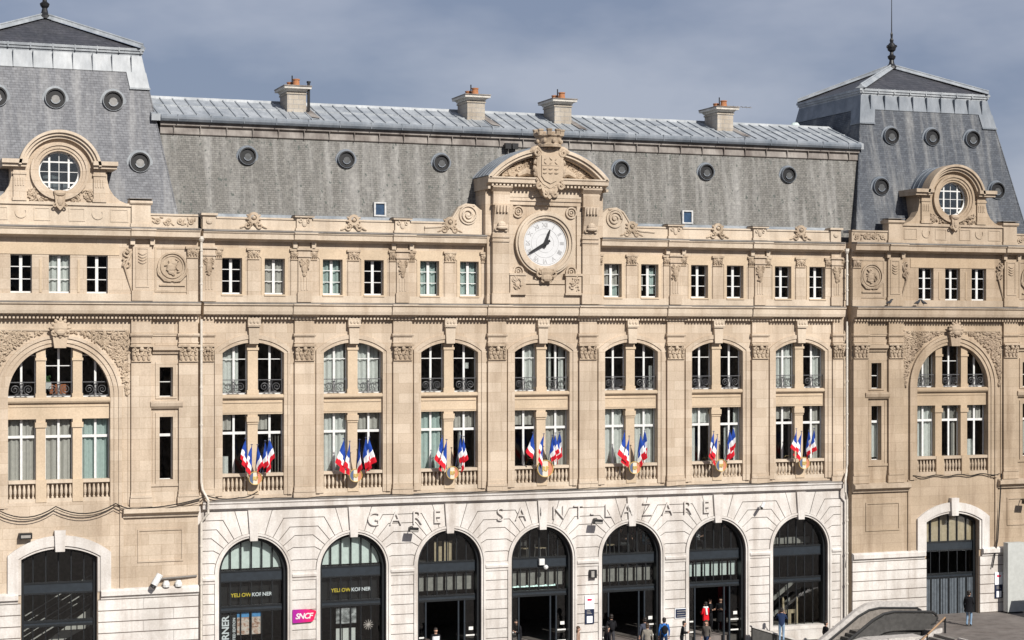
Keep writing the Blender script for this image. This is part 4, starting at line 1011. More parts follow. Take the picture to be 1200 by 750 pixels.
# ---- central mansard roof
for a, b in ((-17.2, -16.63), (16.63, 17.3)):
    mb = MB(); mb.box(a, b, .003, .5, -7.6, 4.9); part(mb, 'corner_wall', STONE, ST)
    mb = MB(); mb.box(a, b, -.03, .5, ZB, -7.6); part(mb, 'corner_base', WHITE, ST)
XL, XR = -18.7, 18.75
mb = MB(); mb.prof([(.75, 4.6), (.85, 5.4), (1.45, 9.35), (6, 9.35), (6, 4.6)], XL, XR); MR = part(mb, 'mansard_roof', SLATE_C, ST)
XLE, XRE = -18.27, 18.55
mb = MB(); mb.prof([(1.40, 9.30), (1.36, 9.34), (1.44, 9.66), (1.30, 9.72), (1.34, 9.90), (6, 9.9), (6, 9.3)], XLE, XRE)
n = 30
for i in range(n): x = XLE+(XRE-XLE)*(i+.5)/n; mb.box(x-.015, x+.015, 1.3, 1.5, 9.32, 9.9)
part(mb, 'brown_flashing', LEAD_B, MR)
mb = MB(); mb.prof([(1.5, 9.86), (1.14, 9.9), (1.08, 10.0), (1.08, 10.1), (1.14, 10.2), (1.5, 10.22)], XLE, XRE)
for i in range(24): x = XLE+(XRE-XLE)*(i+.5)/24; mb.box(x-.02, x+.02, 1.065, 1.4, 9.9, 10.21)
part(mb, 'eave_roll', ZINC_D, MR)
def zz_(y): return 10.2+(y-1.2)*(1.16/3.3)
mb = MB(); mb.prof([(1.2, 9.9), (1.2, 10.2), (4.5, 11.36), (4.9, 11.4), (11, 11.1), (11, 9.9)], XL, XR)
part(mb, 'zinc_roof', ZINC, MR)
mb = MB(); n = 62
for i in range(n):
    x = XL+(XR-XL)*(i+.5)/n
    mb.add([(x-.035, 1.2, 10.2), (x+.035, 1.2, 10.2), (x+.035, 4.5, 11.36), (x-.035, 4.5, 11.36), (x-.03, 1.2, 10.255), (x+.03, 1.2, 10.255), (x+.03, 4.5, 11.415), (x-.03, 4.5, 11.415)], [(4, 5, 6, 7), (0, 4, 7, 3), (1, 2, 6, 5), (0, 1, 5, 4), (2, 3, 7, 6)])
mb.prof([(2.95, zz_(2.95)), (2.95, zz_(2.95)+.05), (3.05, zz_(3.05)+.03), (3.05, zz_(3.05))], XL, XR); mb.prof([(4.35, 11.3), (4.4, 11.44), (4.8, 11.46), (4.9, 11.38)], XL, XR)
part(mb, 'standing_seam', ZINC_L, MR)
for k, xc in enumerate(BAYS):
    if k == 3: continue
    z = 8.42; oculus(xc, z, .85+(z-5.4)*.152, ST, ZINC_D, .78)
for x in (-7.95, 8.25):
    z = 5.72; y = .85+(z-5.4)*.152
    mb = MB(); mb.prism(rect(x-.3, x+.3, z, z+.68), y-.1, y+.2, [rect(x-.22, x+.22, z+.07, z+.61)]); o = part(mb, 'skylight', CLADW, ST)
    mb = MB(); mb.box(x-.22, x+.22, y-.03, y+.0, z+.07, z+.61); part(mb, 'pane', plain('skylight_glass', (.03, .06, .11), .1, 0, .6), o)
# chimneys
for i, x in enumerate((-11.55, -2.45, 2.2, 11.35)):
    mb = MB(); mb.box(x-.46, x+.46, 2.7, 4.2, 10.5, 11.72); mb.box(x-.50, x+.50, 2.66, 4.24, 11.6, 11.68)
    ch = part(mb, 'chimney', CHIM, ST)
    mb = MB(); mb.prof([(2.66, 11.72), (2.5, 11.84), (2.46, 11.84), (2.46, 11.95), (4.44, 11.95), (4.44, 11.84), (4.24, 11.72)], x-.5, x+.5); mb.box(x-.66, x+.66, 2.42, 4.48, 11.84, 11.948)
    part(mb, 'chimney_cap', CHIMCAP, ch)
    mb = MB(); mb.box(x-.68, x+.68, 2.38, 4.5, 11.95, 12.0); part(mb, 'cap_slab', LEAD_B, ch)
    for dx, y, h in ((.05, 3.0, .36), (-.12, 3.5, .26), (.1, 3.9, .28)):
        mb = MB(); mb.lathe([(.2, 0), (.17, .1), (.15, h*.85), (.18, h-.05), (.18, h)], x+dx, y, 12.0, 12); part(mb, 'chimney_pot', TERRA, ch)
    mb = MB(); mb.tube([(x-.1, 3.2, 12.0), (x-.1, 3.2, 12.55)], .03, 6)
    if i == 0: mb.tube([(x+.56, 2.6, 10.8), (x+.56, 2.6, 12.15)], .07, 8); mb.tube([(x+.56, 2.6, 12.15), (x+.56, 2.6, 12.23)], .1, 8)
    part(mb, 'flue_pipe', BLACK, ch)
    mb = MB(); y1 = 2.7
    mb.add([(x-.55, 1.35, zz_(1.35)+.02), (x+.75, 1.35, zz_(1.35)+.02), (x+.5, 2.75, zz_(2.75)+.02), (x-.42, 2.75, zz_(2.75)+.02)], [(0, 1, 2, 3)])
    mb.add([(x+.44, 1.6, zz_(1.6)+.065), (x+.85, 1.4, zz_(1.4)+.065), (x+.75, 4.2, zz_(4.2)+.065), (x+.44, 4.2, zz_(4.2)+.065)], [(0, 1, 2, 3)], 1)
    part(mb, 'chimney_flashing', [ZINC_L, LEAD_B], ch, fixn=False)
mb = MB(); mb.tube([(12.2, 4.0, 11.2), (12.2, 4.0, 12.25)], .02, 5); mb.tube([(11.6, 4.0, 12.25), (13.6, 4.0, 12.2)], .015, 5)
for i in range(5): mb.tube([(12.4+.25*i, 3.75, 12.22), (12.4+.25*i, 4.25, 12.22)], .01, 4)
setprops(part(mb, 'roof_aerial', LEDGE), 'thin grey rooftop aerial pointing right from the rightmost chimney', 'aerial')
mb = MB(); mb.lathe([(.5, 0), (.5, .12), (.3, .22)], 15.9, 5.6, 11.3, 14); setprops(part(mb, 'roof_vent', CURT), 'flat white round vent cap behind the zinc ridge near the right tower', 'roof vent')
mb = MB(); mb.lathe([(.28, 0), (.28, .25), (.16, .42)], 17.1, 5.6, 11.3, 12); setprops(part(mb, 'roof_vent', CURTG), 'small pale dome shaped vent behind the zinc ridge beside the right tower', 'roof vent')

# ---- clock gable -------------------------------------------------------
yg = -.42
mb = MB(); mb.box(-2.95, 2.95, yg+.1, 1.9, 1.58, 7.2); mb.box(-3.0, 3.0, yg+.02, .3, 1.58, 1.98)
CG = part(mb, 'clock_gable', STONE, ST)
for sg in (-1, 1):
    mb = MB()
    x = sg*2.33
    mb.box(x-.42, x+.42, yg-.14, yg+.12, 1.95, 5.0); mb.box(x-.47, x+.47, yg-.2, yg+.12, 1.58, 2.1); mb.box(x-.46, x+.46, yg-.2, yg+.12, 4.55, 4.64); mb.box(x-.46, x+.46, yg-.2, yg+.12, 4.75, 4.84)
    mb.prof([(yg+.12, 5.0), (yg-.14, 5.0), (yg-.16, 5.4), (yg-.30, 5.9), (yg-.36, 6.2), (yg-.36, 6.3), (yg+.12, 6.3)], x-.38, x+.38)
    mb.box(x-.46, x+.46, yg-.3, yg+.12, 6.3, 6.38); mb.box(x-.42, x+.42, yg-.24, yg+.12, 6.38, 6.95); mb.prof([(yg+.12, 6.95), (yg-.24, 6.95), (yg-.44, 7.14), (yg-.44, 7.22), (yg+.12, 7.22)], x-.5, x+.5)
    for q in (-.24, -.08, .08, .24): mb.box(x+q-.05, x+q+.05, yg-.42, yg-.25, 5.95, 6.28)
    mb.ball((x, yg-.26, 5.35), (.22, .14, .2)); mb.ball((x, yg-.32, 5.22), (.28, .1, .09))
    for q in (-1, 1): mb.spiral(x+q*.26, yg-.22, 5.15, .12, 1.2, .04, q, PI/2, .25, 12, 5)
    # side pilaster set back
    x2 = sg*2.86; mb.box(x2-.2, x2+.2, yg+.04, 1.2, 4.85, 7.22)
    part(mb, 'gable_pilaster', STONE, CG)
mb = MB()
mb.prism(rect(-1.88, 1.88, 2.55, 6.55), yg, yg+.12, [rect(-1.66, 1.66, 2.75, 6.35)]); mb.box(-1.95, 1.95, yg-.06, yg+.12, 6.55, 6.7)
mb.box(-1.9, 1.9, yg+.0, yg+.12, 1.98, 2.5)
for sg in (-1, 1):
    x = sg*1.45; mb.box(x-.4, x+.4, yg-.12, yg+.1, 2.1, 2.95); mb.box(x-.46, x+.46, yg-.18, yg+.1, 2.95, 3.06); mb.box(x-.44, x+.44, yg-.15, yg+.1, 2.02, 2.12)
    for z in (3.15, 6.03): mb.ring(sg*1.38, z, .22, .29, yg+.0, yg+.11, n=22); mb.ring(sg*1.38, z, .1, .15, yg+.0, yg+.11, n=18); mb.ball((sg*1.38, yg+.06, z), (.07, .06, .07))
    leafy(mb, x, 2.55, yg-.14, .5, .6, 22, .08)
    mb.spiral(x+sg*.2, yg-.14, 2.75, .16, 1.3, .04, sg, PI/2, .25, 14, 5)
part(mb, 'gable_panel', STONE, CG)
zc = 4.53
mb = MB()
for r0, r1, y in ((1.12, 1.2, yg-.03), (1.2, 1.34, yg-.12), (1.34, 1.46, yg-.2), (1.46, 1.56, yg-.12)): mb.ring(0, zc, r0, r1, y, yg+.11, n=64)
CK = part(mb, 'clock', STONE_P, ST)
DIAL = plain('clock_dial_enamel', (.54, .545, .55), .5, 0, .3, .03); MARK = plain('clock_numeral_grey', (.36, .36, .36), .6)
mb = MB(); mb.disc(0, zc, 1.125, yg+.03, yg+.1, 64); part(mb, 'dial', DIAL, CK)
mb = MB(); mb.ring(0, zc, 1.04, 1.055, yg+.02, yg+.031, n=64); mb.ring(0, zc, .70, .712, yg+.02, yg+.031, n=64); mb.ring(0, zc, .45, .457, yg+.02, yg+.031, n=48)
part(mb, 'minute_track', MARK, CK)
ROM = ['XII', 'I', 'II', 'III', 'IIII', 'V', 'VI', 'VII', 'VIII', 'IX', 'X', 'XI']
for i, r_ in enumerate(ROM):
    me = textmesh(r_, .30, .004, bold=.003, spacing=.85); a = 2*PI*i/12
    me.transform(Matrix.Rotation(a, 4, 'Y'))
    link(me, 'numeral', MARK, CK, (.87*math.sin(a), yg+.022, zc+.87*math.cos(a)+ZO))
def hand(name, ang, ln, back, w0, w1, y):
    a = R(ang); d = (math.sin(a), math.cos(a)); t = (d[1], -d[0])
    pts = [(-back, -w0), (0, -w0*1.2), (ln*.8, -w1), (ln, -w1*.35), (ln, w1*.35), (ln*.8, w1), (0, w0*1.2), (-back, w0)]
    mb = MB(); mb.prism([(d[0]*p[0]+t[0]*p[1], zc+d[1]*p[0]+t[1]*p[1]) for p in pts], y, y+.03); mb.disc(0, zc, .1, y-.01, y+.04, 20)
    part(mb, name, BLACK, CK)
hand('hour_hand', 20, .70, .22, .075, .05, yg-.06); hand('minute_hand', 240, 1.02, .25, .06, .045, yg-.11)
mb = MB(); mb.ball((0, yg-.2, 3.1), (.34, .14, .24)); mb.ball((0, yg-.24, 2.85), (.2, .12, .3), PI/2)
for sg in (-1, 1): mb.spiral(sg*.38, yg-.18, 3.05, .2, 1.3, .06, sg, PI/2, .25, 16, 6); mb.ball((sg*.5, yg-.14, 3.22), (.2, .08, .08), sg*.6); mb.spiral(sg*.2, yg-.2, 2.7, .1, 1.2, .04, sg, PI/2, .25, 12, 5)
part(mb, 'clock_cartouche', STONE_C, CG)
# entablature and segmental pediment
mb = MB(); mb.prof([(1.9, 7.18), (yg-.22, 7.18), (yg-.26, 7.3), (yg-.52, 7.36), (yg-.54, 7.52), (yg-.6, 7.58), (yg-.6, 7.64), (1.9, 7.66)], -3.12, 3.12); mb.box(-2.0, 2.0, yg-.04, yg+.12, 6.72, 7.18)
n = 30
for i in range(n): x = -2.9+5.8*i/n; mb.box(x, x+.1, yg-.44, yg-.24, 7.2, 7.31)
for x in (-3.06, 3.06): mb.box(x-.06, x+.06, yg-.5, 1.8, 7.05, 7.18)
part(mb, 'entablature', STONE_P, CG)
hw, zt, zb = 3.12, 9.10, 7.66
rr = (hw*hw+(zt-zb)**2)/(2*(zt-zb)); czp = zt-rr; aa = math.degrees(math.asin(hw/rr))
mb = MB()
mb.ring(0, czp, rr-.16, rr, yg-.6, 1.6, 90-aa, 90+aa, 40); mb.ring(0, czp, rr-.30, rr-.16, yg-.5, .6, 90-aa+1, 90+aa-1, 40); mb.ring(0, czp, rr-.40, rr-.30, yg-.32, .3, 90-aa+2, 90+aa-2, 40)
part(mb, 'pediment_arch', STONE_P, CG)
mb = MB(); a2 = math.degrees(math.acos((zb-czp)/(rr-.3))); mb.prism(arc(0, czp, rr-.3, 90-a2, 90+a2, 30), yg+.05, .3)
leafy(mb, -1.35, 8.05, yg-.03, 2.6, 1.1, 190, .12, lambda x, z: x*x+(z-czp)**2 < (rr-.48)**2 and z > zb+.06 and abs(x) > .5)
leafy(mb, 1.35, 8.05, yg-.03, 2.6, 1.1, 190, .12, lambda x, z: x*x+(z-czp)**2 < (rr-.48)**2 and z > zb+.06 and abs(x) > .5)
for sg in (-1, 1):
    for q in range(4): mb.spiral(sg*(.95+.42*q), yg-.08, 8.28-.14*q-.035*q*q, .24-.03*q, 1.5, .05, sg, PI/2, .2, 16, 5)
    mb.tube([(sg*.5, yg-.12, 7.8), (sg*1.1, yg-.18, 7.95), (sg*1.5, yg-.2, 7.75)], [.2, .2, .1], 8)
part(mb, 'tympanum', STONE_C, CG)
mb = MB(); mb.ring(0, czp, rr+.003, rr+.05, yg-.57, 3.2, 90-aa, 90+aa, 40)
for i in range(7): mb.ring(0, czp, rr+.05, rr+.08, yg-.4+.5*i, yg-.36+.5*i, 90-aa, 90+aa, 30)
part(mb, 'gable_roof', ZINC_D, CG)
mb = MB(); mb.prism(arc(0, czp, rr-.05, 90-aa, 90+aa, 30), 1.6, 3.0); mb.box(-3.0, 3.0, 1.5, 3.0, 5, 7.7); part(mb, 'gable_back', STONE, CG)
# coat of arms and mural crown
ys = yg-.55
mb = MB()
mb.prism([(-.62, 8.95), (-.70, 8.3), (-.66, 7.7), (-.4, 7.35), (0, 7.12), (.4, 7.35), (.66, 7.7), (.70, 8.3), (.62, 8.95)], ys-.12, ys+.4)
mb.prism([(-.46, 8.72), (-.46, 7.72), (-.3, 7.5), (0, 7.36), (.3, 7.5), (.46, 7.72), (.46, 8.72)], ys-.18, ys-.1)
for i in range(3):
    for j in range(2): mb.ball((-.28+.28*i, ys-.19, 8.55-.2*j), (.1, .05, .04), PI/4*(1+2*((i+j) % 2)), 6, 4)
mb.box(-.44, .44, ys-.2, ys-.17, 8.22, 8.27)
for i in range(6): mb.ball((-.3+.3*(i % 3), ys-.2, 8.08-.2*(i//3)), (.12, .05, .06), .2, 6, 4)
for sg in (-1, 1):
    mb.spiral(sg*.66, ys-.1, 8.85, .2, 1.5, .07, sg, PI/2, .2, 18, 6); mb.spiral(sg*.55, ys-.1, 7.25, .18, 1.4, .06, -sg, PI/2, .2, 18, 6); mb.spiral(sg*.24, ys-.1, 6.85, .16, 1.3, .06, sg, PI/2, .25, 14, 6)
    mb.ball((sg*.8, ys, 9.0), (.3, .12, .14), sg*-.5); mb.ball((sg*.72, ys-.05, 8.0), (.2, .1, .1), PI/2)
mb.prism([(-.5, 7.3), (-.34, 6.9), (0, 6.62), (.34, 6.9), (.5, 7.3)], ys-.08, ys+.4); mb.ball((0, ys-.1, 6.98), (.14, .08, .14))
for i in range(20):
    a = 2*PI*i/20; mb.ball((.78*math.cos(a), ys-.02, 8.1+.95*math.sin(a)), (.14, .1, .09), a+PI/2, 6, 4)
part(mb, 'coat_of_arms', STONE_C, CG)
mb = MB(); yc = ys+.1
mb.lathe([(.60, 0), (.62, .12), (.56, .16), (.62, .45), (.70, .52), (.70, .6)], 0, yc, 9.12, 22)
for i in range(9): a = 2*PI*i/9+.2; x, y = .64*math.cos(a), yc+.64*math.sin(a); mb.lathe([(.12, 0), (.13, .2), (.16, .24), (.16, .3)], x, y, 9.66, 8)
for i in range(9): a = 2*PI*(i+.5)/9+.2; mb.ball((.62*math.cos(a), yc+.62*math.sin(a), 9.4), (.09, .09, .12))
part(mb, 'mural_crown', STONE_C, CG)
# scrolls flanking the gable
for sg in (-1, 1):
    mb = MB()
    pts = [(3.0, 4.9), (6.0, 4.9), (6.0, 5.25), (5.2, 5.3), (4.75, 5.5), (4.5, 5.9), (4.3, 6.2), (3.95, 6.38), (3.5, 6.34), (3.2, 6.1), (3.0, 6.05)]
    mb.prism([(sg*a, b) for a, b in pts][::sg], -.06, .3)
    mb.ring(sg*3.83, 5.83, .40, .46, -.13, -.05, n=28); mb.spiral(sg*3.83, -.1, 5.83, .36, 1.8, .05, sg, 0, .12, 30, 6); mb.ball((sg*3.83, -.1, 5.83), (.1, .06, .1))
    mb.tube([(sg*a, -.07, b-.06) for a, b in pts[2:9]], .05, 6)
    part(mb, 'scroll_buttress', STONE_P, CG)

# ------------------------------------------------------------------ drainpipes (parts of the building)
for x, zt, zb_ in ((-16.70, 4.3, -15.3), (16.85, 4.3, -15.3)):
    mb = MB(); y = -.28
    mb.tube([(x, y, zt), (x, y, 1.62)], .058, 10); mb.tube([(x, y, .78), (x, y, -6.6), (x+.05*(1 if x < 0 else -1), y-.04, -6.95), (x+(.28 if x < 0 else -.22), y-.2, -7.42), (x+(.28 if x < 0 else -.22), y-.2, -8.0), (x, y, -8.4), (x, y, zb_)], .058, 10)
    for z in (3.9, 3.2, 2.4, -.6, -2.3, -4, -5.6, -9.5, -11.2, -12.8): mb.tube([(x, y, z-.04), (x, y, z+.04)], .078, 10)
    mb.lathe([(.08, 0), (.14, .12), (.14, .25)], x, y, zt, 10)
    part(mb, 'drainpipe', PIPE, ST)

mb = MB(); mb.box(BAYS[6]-1.6, BAYS[6]+1.6, -.04, .7, ZB, -14.86); part(mb, 'window_plinth', WHITE, ST)

# ================================================================== things on and around the building
ORD = ['first', 'second', 'third', 'fourth', 'fifth', 'sixth', 'seventh']
# raised lettering across the arcade
LT = empty('station_name_sign', (0, -.1, ZO-8.58), 'raised stone letters spelling the station name across the white arcade', 'sign')
for ch, x in zip('GARESAINT-LAZARE', (-8.54, -7.46, -6.40, -5.40, -2.2, -1.13, -.14, .82, 1.88, 2.62, 3.45, 4.46, 5.57, 6.68, 7.79, 8.83)):
    me = textmesh(ch, .93, .035, bold=-.012)
    link(me, 'letter', WHITE, LT, (x, -.135, ZO-8.58+(-.02 if ch != '-' else -.05)))

# flags and shields ------------------------------------------------
def cloth_mat(name, col):
    m, t, b = newmat(name, col, .75, 0, .25); return m
FB = cloth_mat('flag_blue', (.016, .060, .33)); FW = cloth_mat('flag_white', (.80, .80, .80)); FRD = cloth_mat('flag_red', (.58, .014, .028)); POLE = plain('flag_pole', (.05, .06, .12), .4)
SHB = cloth_mat('shield_blue', (.09, .12, .20)); SHR = cloth_mat('shield_red', (.50, .20, .12)); SHW = cloth_mat('shield_white', (.60, .54, .43))
def flag(xc, zbase, side, out_, length, hoist, fly, seed, label):
    rnd = random.Random(seed)
    base = Vector((xc, -.28, zbase+ZO)); d = Vector((math.sin(R(side))*math.cos(R(out_)), -math.sin(R(out_)), math.cos(R(side))*math.cos(R(out_))))
    root = empty('flag', base, label, 'flag', 'tricolour flags fanned out over the balustrades')
    mb = MB(); mb.tube([(0, 0, 0), d*length], .016, 6); mb.ball(tuple(d*(length+.04)), (.025, .025, .06), PI/2); part(mb, 'pole', POLE, root, base)
    sx = (1 if side >= 0 else -1)*(.20+.012*abs(side)) + rnd.uniform(-.07, .05)
    nu, nv = 10, 24; vs = []; ph = rnd.uniform(0, 6); fr_ = rnd.uniform(.9, 1.7)
    for j in range(nv+1):
        v = j/nv
        for i in range(nu+1):
            u = i/nu
            h = d*(length-.03-u*hoist)
            sw = sx*(v**.8)*(1.0-.75*u)
            gather = 1-.15*v
            x = h.x*gather + d.x*length*.5*(1-gather) + sw + .045*v**.5*math.sin(ph+fr_*2*PI*u+2.1*v)
            y = h.y*(1-.25*v) + .075*v**.6*math.cos(ph+fr_*2*PI*u*1.15+3.0*v) - .03
            z = h.z - fly*v*(1-.10*u)+.02*math.sin(5*u+ph)
            vs.append((x, y, z))
    fs, mi = [], []
    for j in range(nv):
        for i in range(nu):
            fs.append((j*(nu+1)+i, j*(nu+1)+i+1, (j+1)*(nu+1)+i+1, (j+1)*(nu+1)+i)); mi.append(min(2, 0 if ((j+.5)/nv + .10*((i+.5)/nu-.5)) < .40 else (1 if ((j+.5)/nv + .10*((i+.5)/nu-.5)) < .70 else 2)))
    mb = MB(); mb.add(vs, fs); mb.mi = mi
    part(mb, 'cloth', [FB, FW, FRD], root, base, smooth=True, fixn=False)
FAN = {0: [(-17, 16, 1.66), (-8, 20, 1.55), (1, 24, 1.58), (14, 18, 1.60), (21, 14, 1.62)], 1: [(-22, 16, 1.66), (-13, 20, 1.55), (3, 22, 1.66), (14, 18, 1.62), (21, 15, 1.70)], 2: [(-20, 16, 1.66), (-14, 22, 1.5), (11, 18, 1.62), (18, 15, 1.66)],
       3: [(-25, 16, 1.6), (-8, 24, 1.62), (10, 18, 1.6), (16, 15, 1.62), (22, 20, 1.6)], 4: [(-22, 16, 1.66), (-15, 20, 1.55), (7, 18, 1.62), (15, 15, 1.72)], 5: [(-18, 16, 1.66), (-12, 20, 1.5), (12, 18, 1.66), (19, 15, 1.72)], 6: [(-20, 16, 1.66), (-11, 20, 1.55), (3, 20, 1.6), (16, 15, 1.7)]}
PN = {4: ['leftmost', 'second', 'third', 'rightmost'], 5: ['leftmost', 'second', 'middle', 'fourth', 'rightmost']}
for k, xc in enumerate(BAYS):
    z0 = -6.42 + (.08 if k == 3 else 0)
    for i, (sd, ou, ln) in enumerate(FAN[k]):
        big = k == 3 and i == 1
        flag(xc+.0175*sd, z0+.04+.006*abs(sd), sd*.42, ou*.8, ln-.04*((7*i+3*k) % 4), .95 if big else .72+.1*((5*i+k) % 3-1), .95+.1*((3*i+2*k) % 3-1) if not big else .82, 100*k+i, f'{PN[len(FAN[k])][i]} tricolour flag of the bunch on the balustrade over the {ORD[k]} arch from the left')
    r = .31 if k != 3 else .42
    root = empty('shield', (xc, -.42, z0-.42+ZO), f'round tricolour shield with gilt letters under the flags over the {ORD[k]} arch from the left', 'shield', 'round shields on the balustrades')
    L0 = (xc, -.42, z0-.05+ZO)
    mb = MB()
    for a, b, m_ in ((-1, -.36, 0), (-.36, .36, 1), (.36, 1, 2)):
        pts = [(r*.93*q, r*.93*math.sqrt(max(0, 1-q*q))) for q in [a+(b-a)*t/8 for t in range(9)]]
        poly = pts + [(x, -z) for x, z in pts[::-1] if z > 1e-6]
        p2 = [p for j, p in enumerate(poly) if j == 0 or (Vector(p)-Vector(poly[j-1])).length > 1e-5]
        if (Vector(p2[0])-Vector(p2[-1])).length < 1e-5: p2.pop()
        mb.prism(p2, -.02, .02, mi=m_)
    part(mb, 'face', [SHB, SHW, SHR], root, L0)
    mb = MB(); mb.ring(0, 0, r*.92, r, -.05, .03, n=32); part(mb, 'gilt_rim', GOLD, root, L0)
    me = textmesh('RF', r*.75, .012, bold=.012); link(me, 'letter', GOLD, root, Vector(L0)+Vector((0, -.035, -.02)))

# railway sign on the pier
SG = empty('railway_sign', (-11.9, -.12, ZO-13.22), 'magenta and red rounded logo sign on the white pier between the two shop arches', 'sign')
mg, t_, b_ = newmat('sign_magenta', (.55, .01, .16), .35, 0, .4)
pos, xz = worldvec(t_); sx_ = N(t_, 'ShaderNodeSeparateXYZ'); t_.links.new(pos, sx_.inputs[0])
mr = N(t_, 'ShaderNodeMapRange'); mr.inputs['From Min'].default_value = -12.4; mr.inputs['From Max'].default_value = -11.3; t_.links.new(sx_.outputs['X'], mr.inputs['Value'])
t_.links.new(ramp(t_, mr.outputs[0], .1, (.32, .012, .24), .9, (.68, .012, .07)), b_.inputs['Base Color'])
sh = [(-.55, -.27), (-.5, -.3), (.36, -.27), (.46, -.2), (.58, .2), (.52, .25), (.1, .32), (-.5, .32), (-.55, .28)]
mb = MB(); mb.prism(sh, -.03, .06); part(mb, 'board', mg, SG, (-11.9, -.14, ZO-12.95))
mb = MB(); mb.prism([(x*.985+.005, z*.985-.01) for x, z in sh], -.005, .065); part(mb, 'back_box', BLACK, SG, (-11.9, -.125, ZO-12.95))
me = textmesh('SNCF', .36, .006, shear=.25, bold=.008, spacing=.88); link(me, 'lettering', PAINT, SG, (-11.92, -.178, ZO-12.95))

# shop lettering inside the first two arches
YEL = plain('yellow_letters', (.75, .58, .05), .5, var=.02); WHL = plain('white_letters', (.82, .84, .86), .5, var=.02)
for k, x0 in ((0, -15.2), (1, -10.45)):
    z = ZO-11.92; s_ = empty('shop_sign', (x0+.85, .39, z-.12), f'yellow and white shop lettering across the {ORD[k]} arch from the left', 'shop sign', 'shop lettering in the arches')
    me = textmesh('YELLOW', .24, .01, 'LEFT', bold=.005, spacing=1.0); wv = max(v.co.x for v in me.vertices); link(me, 'yellow_lettering', YEL, s_, (x0, .455, z))
    me = textmesh('KORNER', .24, .01, 'LEFT', bold=.005, spacing=1.0); link(me, 'white_lettering', WHL, s_, (x0+wv+.02, .455, z))
s_ = empty('window_banner', (-15.3, .5, ZO-15.2), 'black window banner with white upright lettering at the left of the first arch', 'banner')
mb = MB(); mb.box(-15.66, -14.93, .52, .54, -15.4, -12.75); part(mb, 'board', BLACK, s_)
me = textmesh('KORNER', .46, .006, 'RIGHT', bold=.01, spacing=.95); me.transform(Matrix.Rotation(R(-90), 4, 'Y')); link(me, 'large_lettering', WHL, s_, (-15.42, .505, ZO-12.85))
me = textmesh('LIMITED EDITION', .17, .004, 'RIGHT', bold=.004); me.transform(Matrix.Rotation(R(-90), 4, 'Y')); link(me, 'small_lettering', WHL, s_, (-15.03, .505, ZO-12.95))
def artmat(name, cols, scale):
    m, t, b = newmat(name, cols[0], .6); pos, xz = worldvec(t)
    n = noise(t, pos, scale, 4, (1, 1, 1.6), .7); r = N(t, 'ShaderNodeValToRGB'); cr_ = r.color_ramp
    while len(cr_.elements) < len(cols): cr_.elements.new(.5)
    for i, c in enumerate(cols): cr_.elements[i].position = .3+.4*i/(len(cols)-1); cr_.elements[i].color = (*c, 1)
    t.links.new(n, r.inputs['Fac']); t.links.new(r.outputs['Color'], b.inputs['Base Color']); return m
PHOTO = artmat('photo_print', [(.05, .04, .04), (.5, .3, .22), (.75, .68, .62), (.12, .09, .08)], 5); PSKY = plain('photo_print_sky', (.10, .32, .62), .6)
PBW = artmat('grey_photo_print', [(.02, .02, .02), (.25, .25, .25), (.7, .7, .7)], 3.5)
for x, wd, lab in ((-14.62, .56, 'left of two small blue and brown photo prints hung in the first arch'), (-14.02, .46, 'right of two small blue and brown photo prints hung in the first arch')):
    s_ = empty('photo_print', (x, .5, ZO-13.85), lab, 'poster', 'photo prints in the shop window'); mb = MB(); mb.box(x-wd/2, x+wd/2, .5, .53, -13.75, -12.95); part(mb, 'lower_picture', PHOTO, s_); mb = MB(); mb.box(x-wd/2, x+wd/2, .5, .53, -12.945, -12.72); part(mb, 'sky_strip', PSKY, s_)
mb = MB(); mb.box(-10.2, -9.22, .5, .53, -13.5, -12.75); setprops(part(mb, 'photo_print', PBW), 'large grey landscape photo print hanging in the second arch from the left', 'poster')
mb = MB()
for i in range(3): mb.box(-10.2+.33*i, -9.92+.33*i, .5, .52, -15.4, -13.72)
setprops(part(mb, 'white_window_sheet', CURT), 'white paper sheets standing behind the glass of the second arch', 'window display')
mb = MB()
for i in range(6): a = i*PI/6; c, s2 = .24*math.cos(a), .24*math.sin(a); mb.tube([(-8.66-c, .385, -13.6-s2), (-8.66+c, .385, -13.6+s2)], .016, 4)
setprops(part(mb, 'snowflake_sticker', GREYP), 'pale star shaped sticker on the glass of the second arch', 'sticker')

# information panels, plaque
INK = plain('panel_navy', (.012, .02, .05), .35); 
def info(x, y, z0, label):
    s_ = empty('information_panel', (x, y, z0+ZO), label, 'sign', 'tall information panels on the piers')
    mb = MB(); mb.box(x-.24, x+.24, y-.05, y, z0, z0+.72); part(mb, 'lower_board', INK, s_)
    mb = MB(); mb.box(x-.24, x+.24, y-.05, y, z0+.724, z0+1.38); part(mb, 'upper_board', WHL, s_)
    mb = MB(); mb.box(x-.15, x+.15, y-.056, y-.049, z0+.05, z0+.38); part(mb, 'paper', WHL, s_)
    mb = MB(); mb.prism([(x-.12, z0+1.13), (x+.1, z0+1.13), (x+.13, z0+1.22), (x-.12, z0+1.24)], y-.056, y-.049); part(mb, 'logo', mg, s_)
    mb = MB()
    for i in range(3): mb.box(x-.16, x+.02+.05*i, y-.056, y-.049, z0+.63-.07*i, z0+.655-.07*i)
    part(mb, 'text_line', GREYP, s_)
info(2.47, -.06, -14.1, 'white over navy information panel on the pier between the fourth and fifth arches')
info(25.95, YP-.09, -13.95, 'white over navy information panel on the pier right of the shuttered door')
s_ = empty('street_plaque', (7.47, -.08, ZO-14.05), 'small navy plaque with pale text lines on the pier right of the fifth arch', 'plaque')
mb = MB(); mb.box(7.1, 7.84, -.1, -.06, -14.1, -13.6); part(mb, 'white_edge', WHL, s_); mb = MB(); mb.box(7.13, 7.81, -.108, -.099, -14.07, -13.63); part(mb, 'board', INK, s_)
mb = MB()
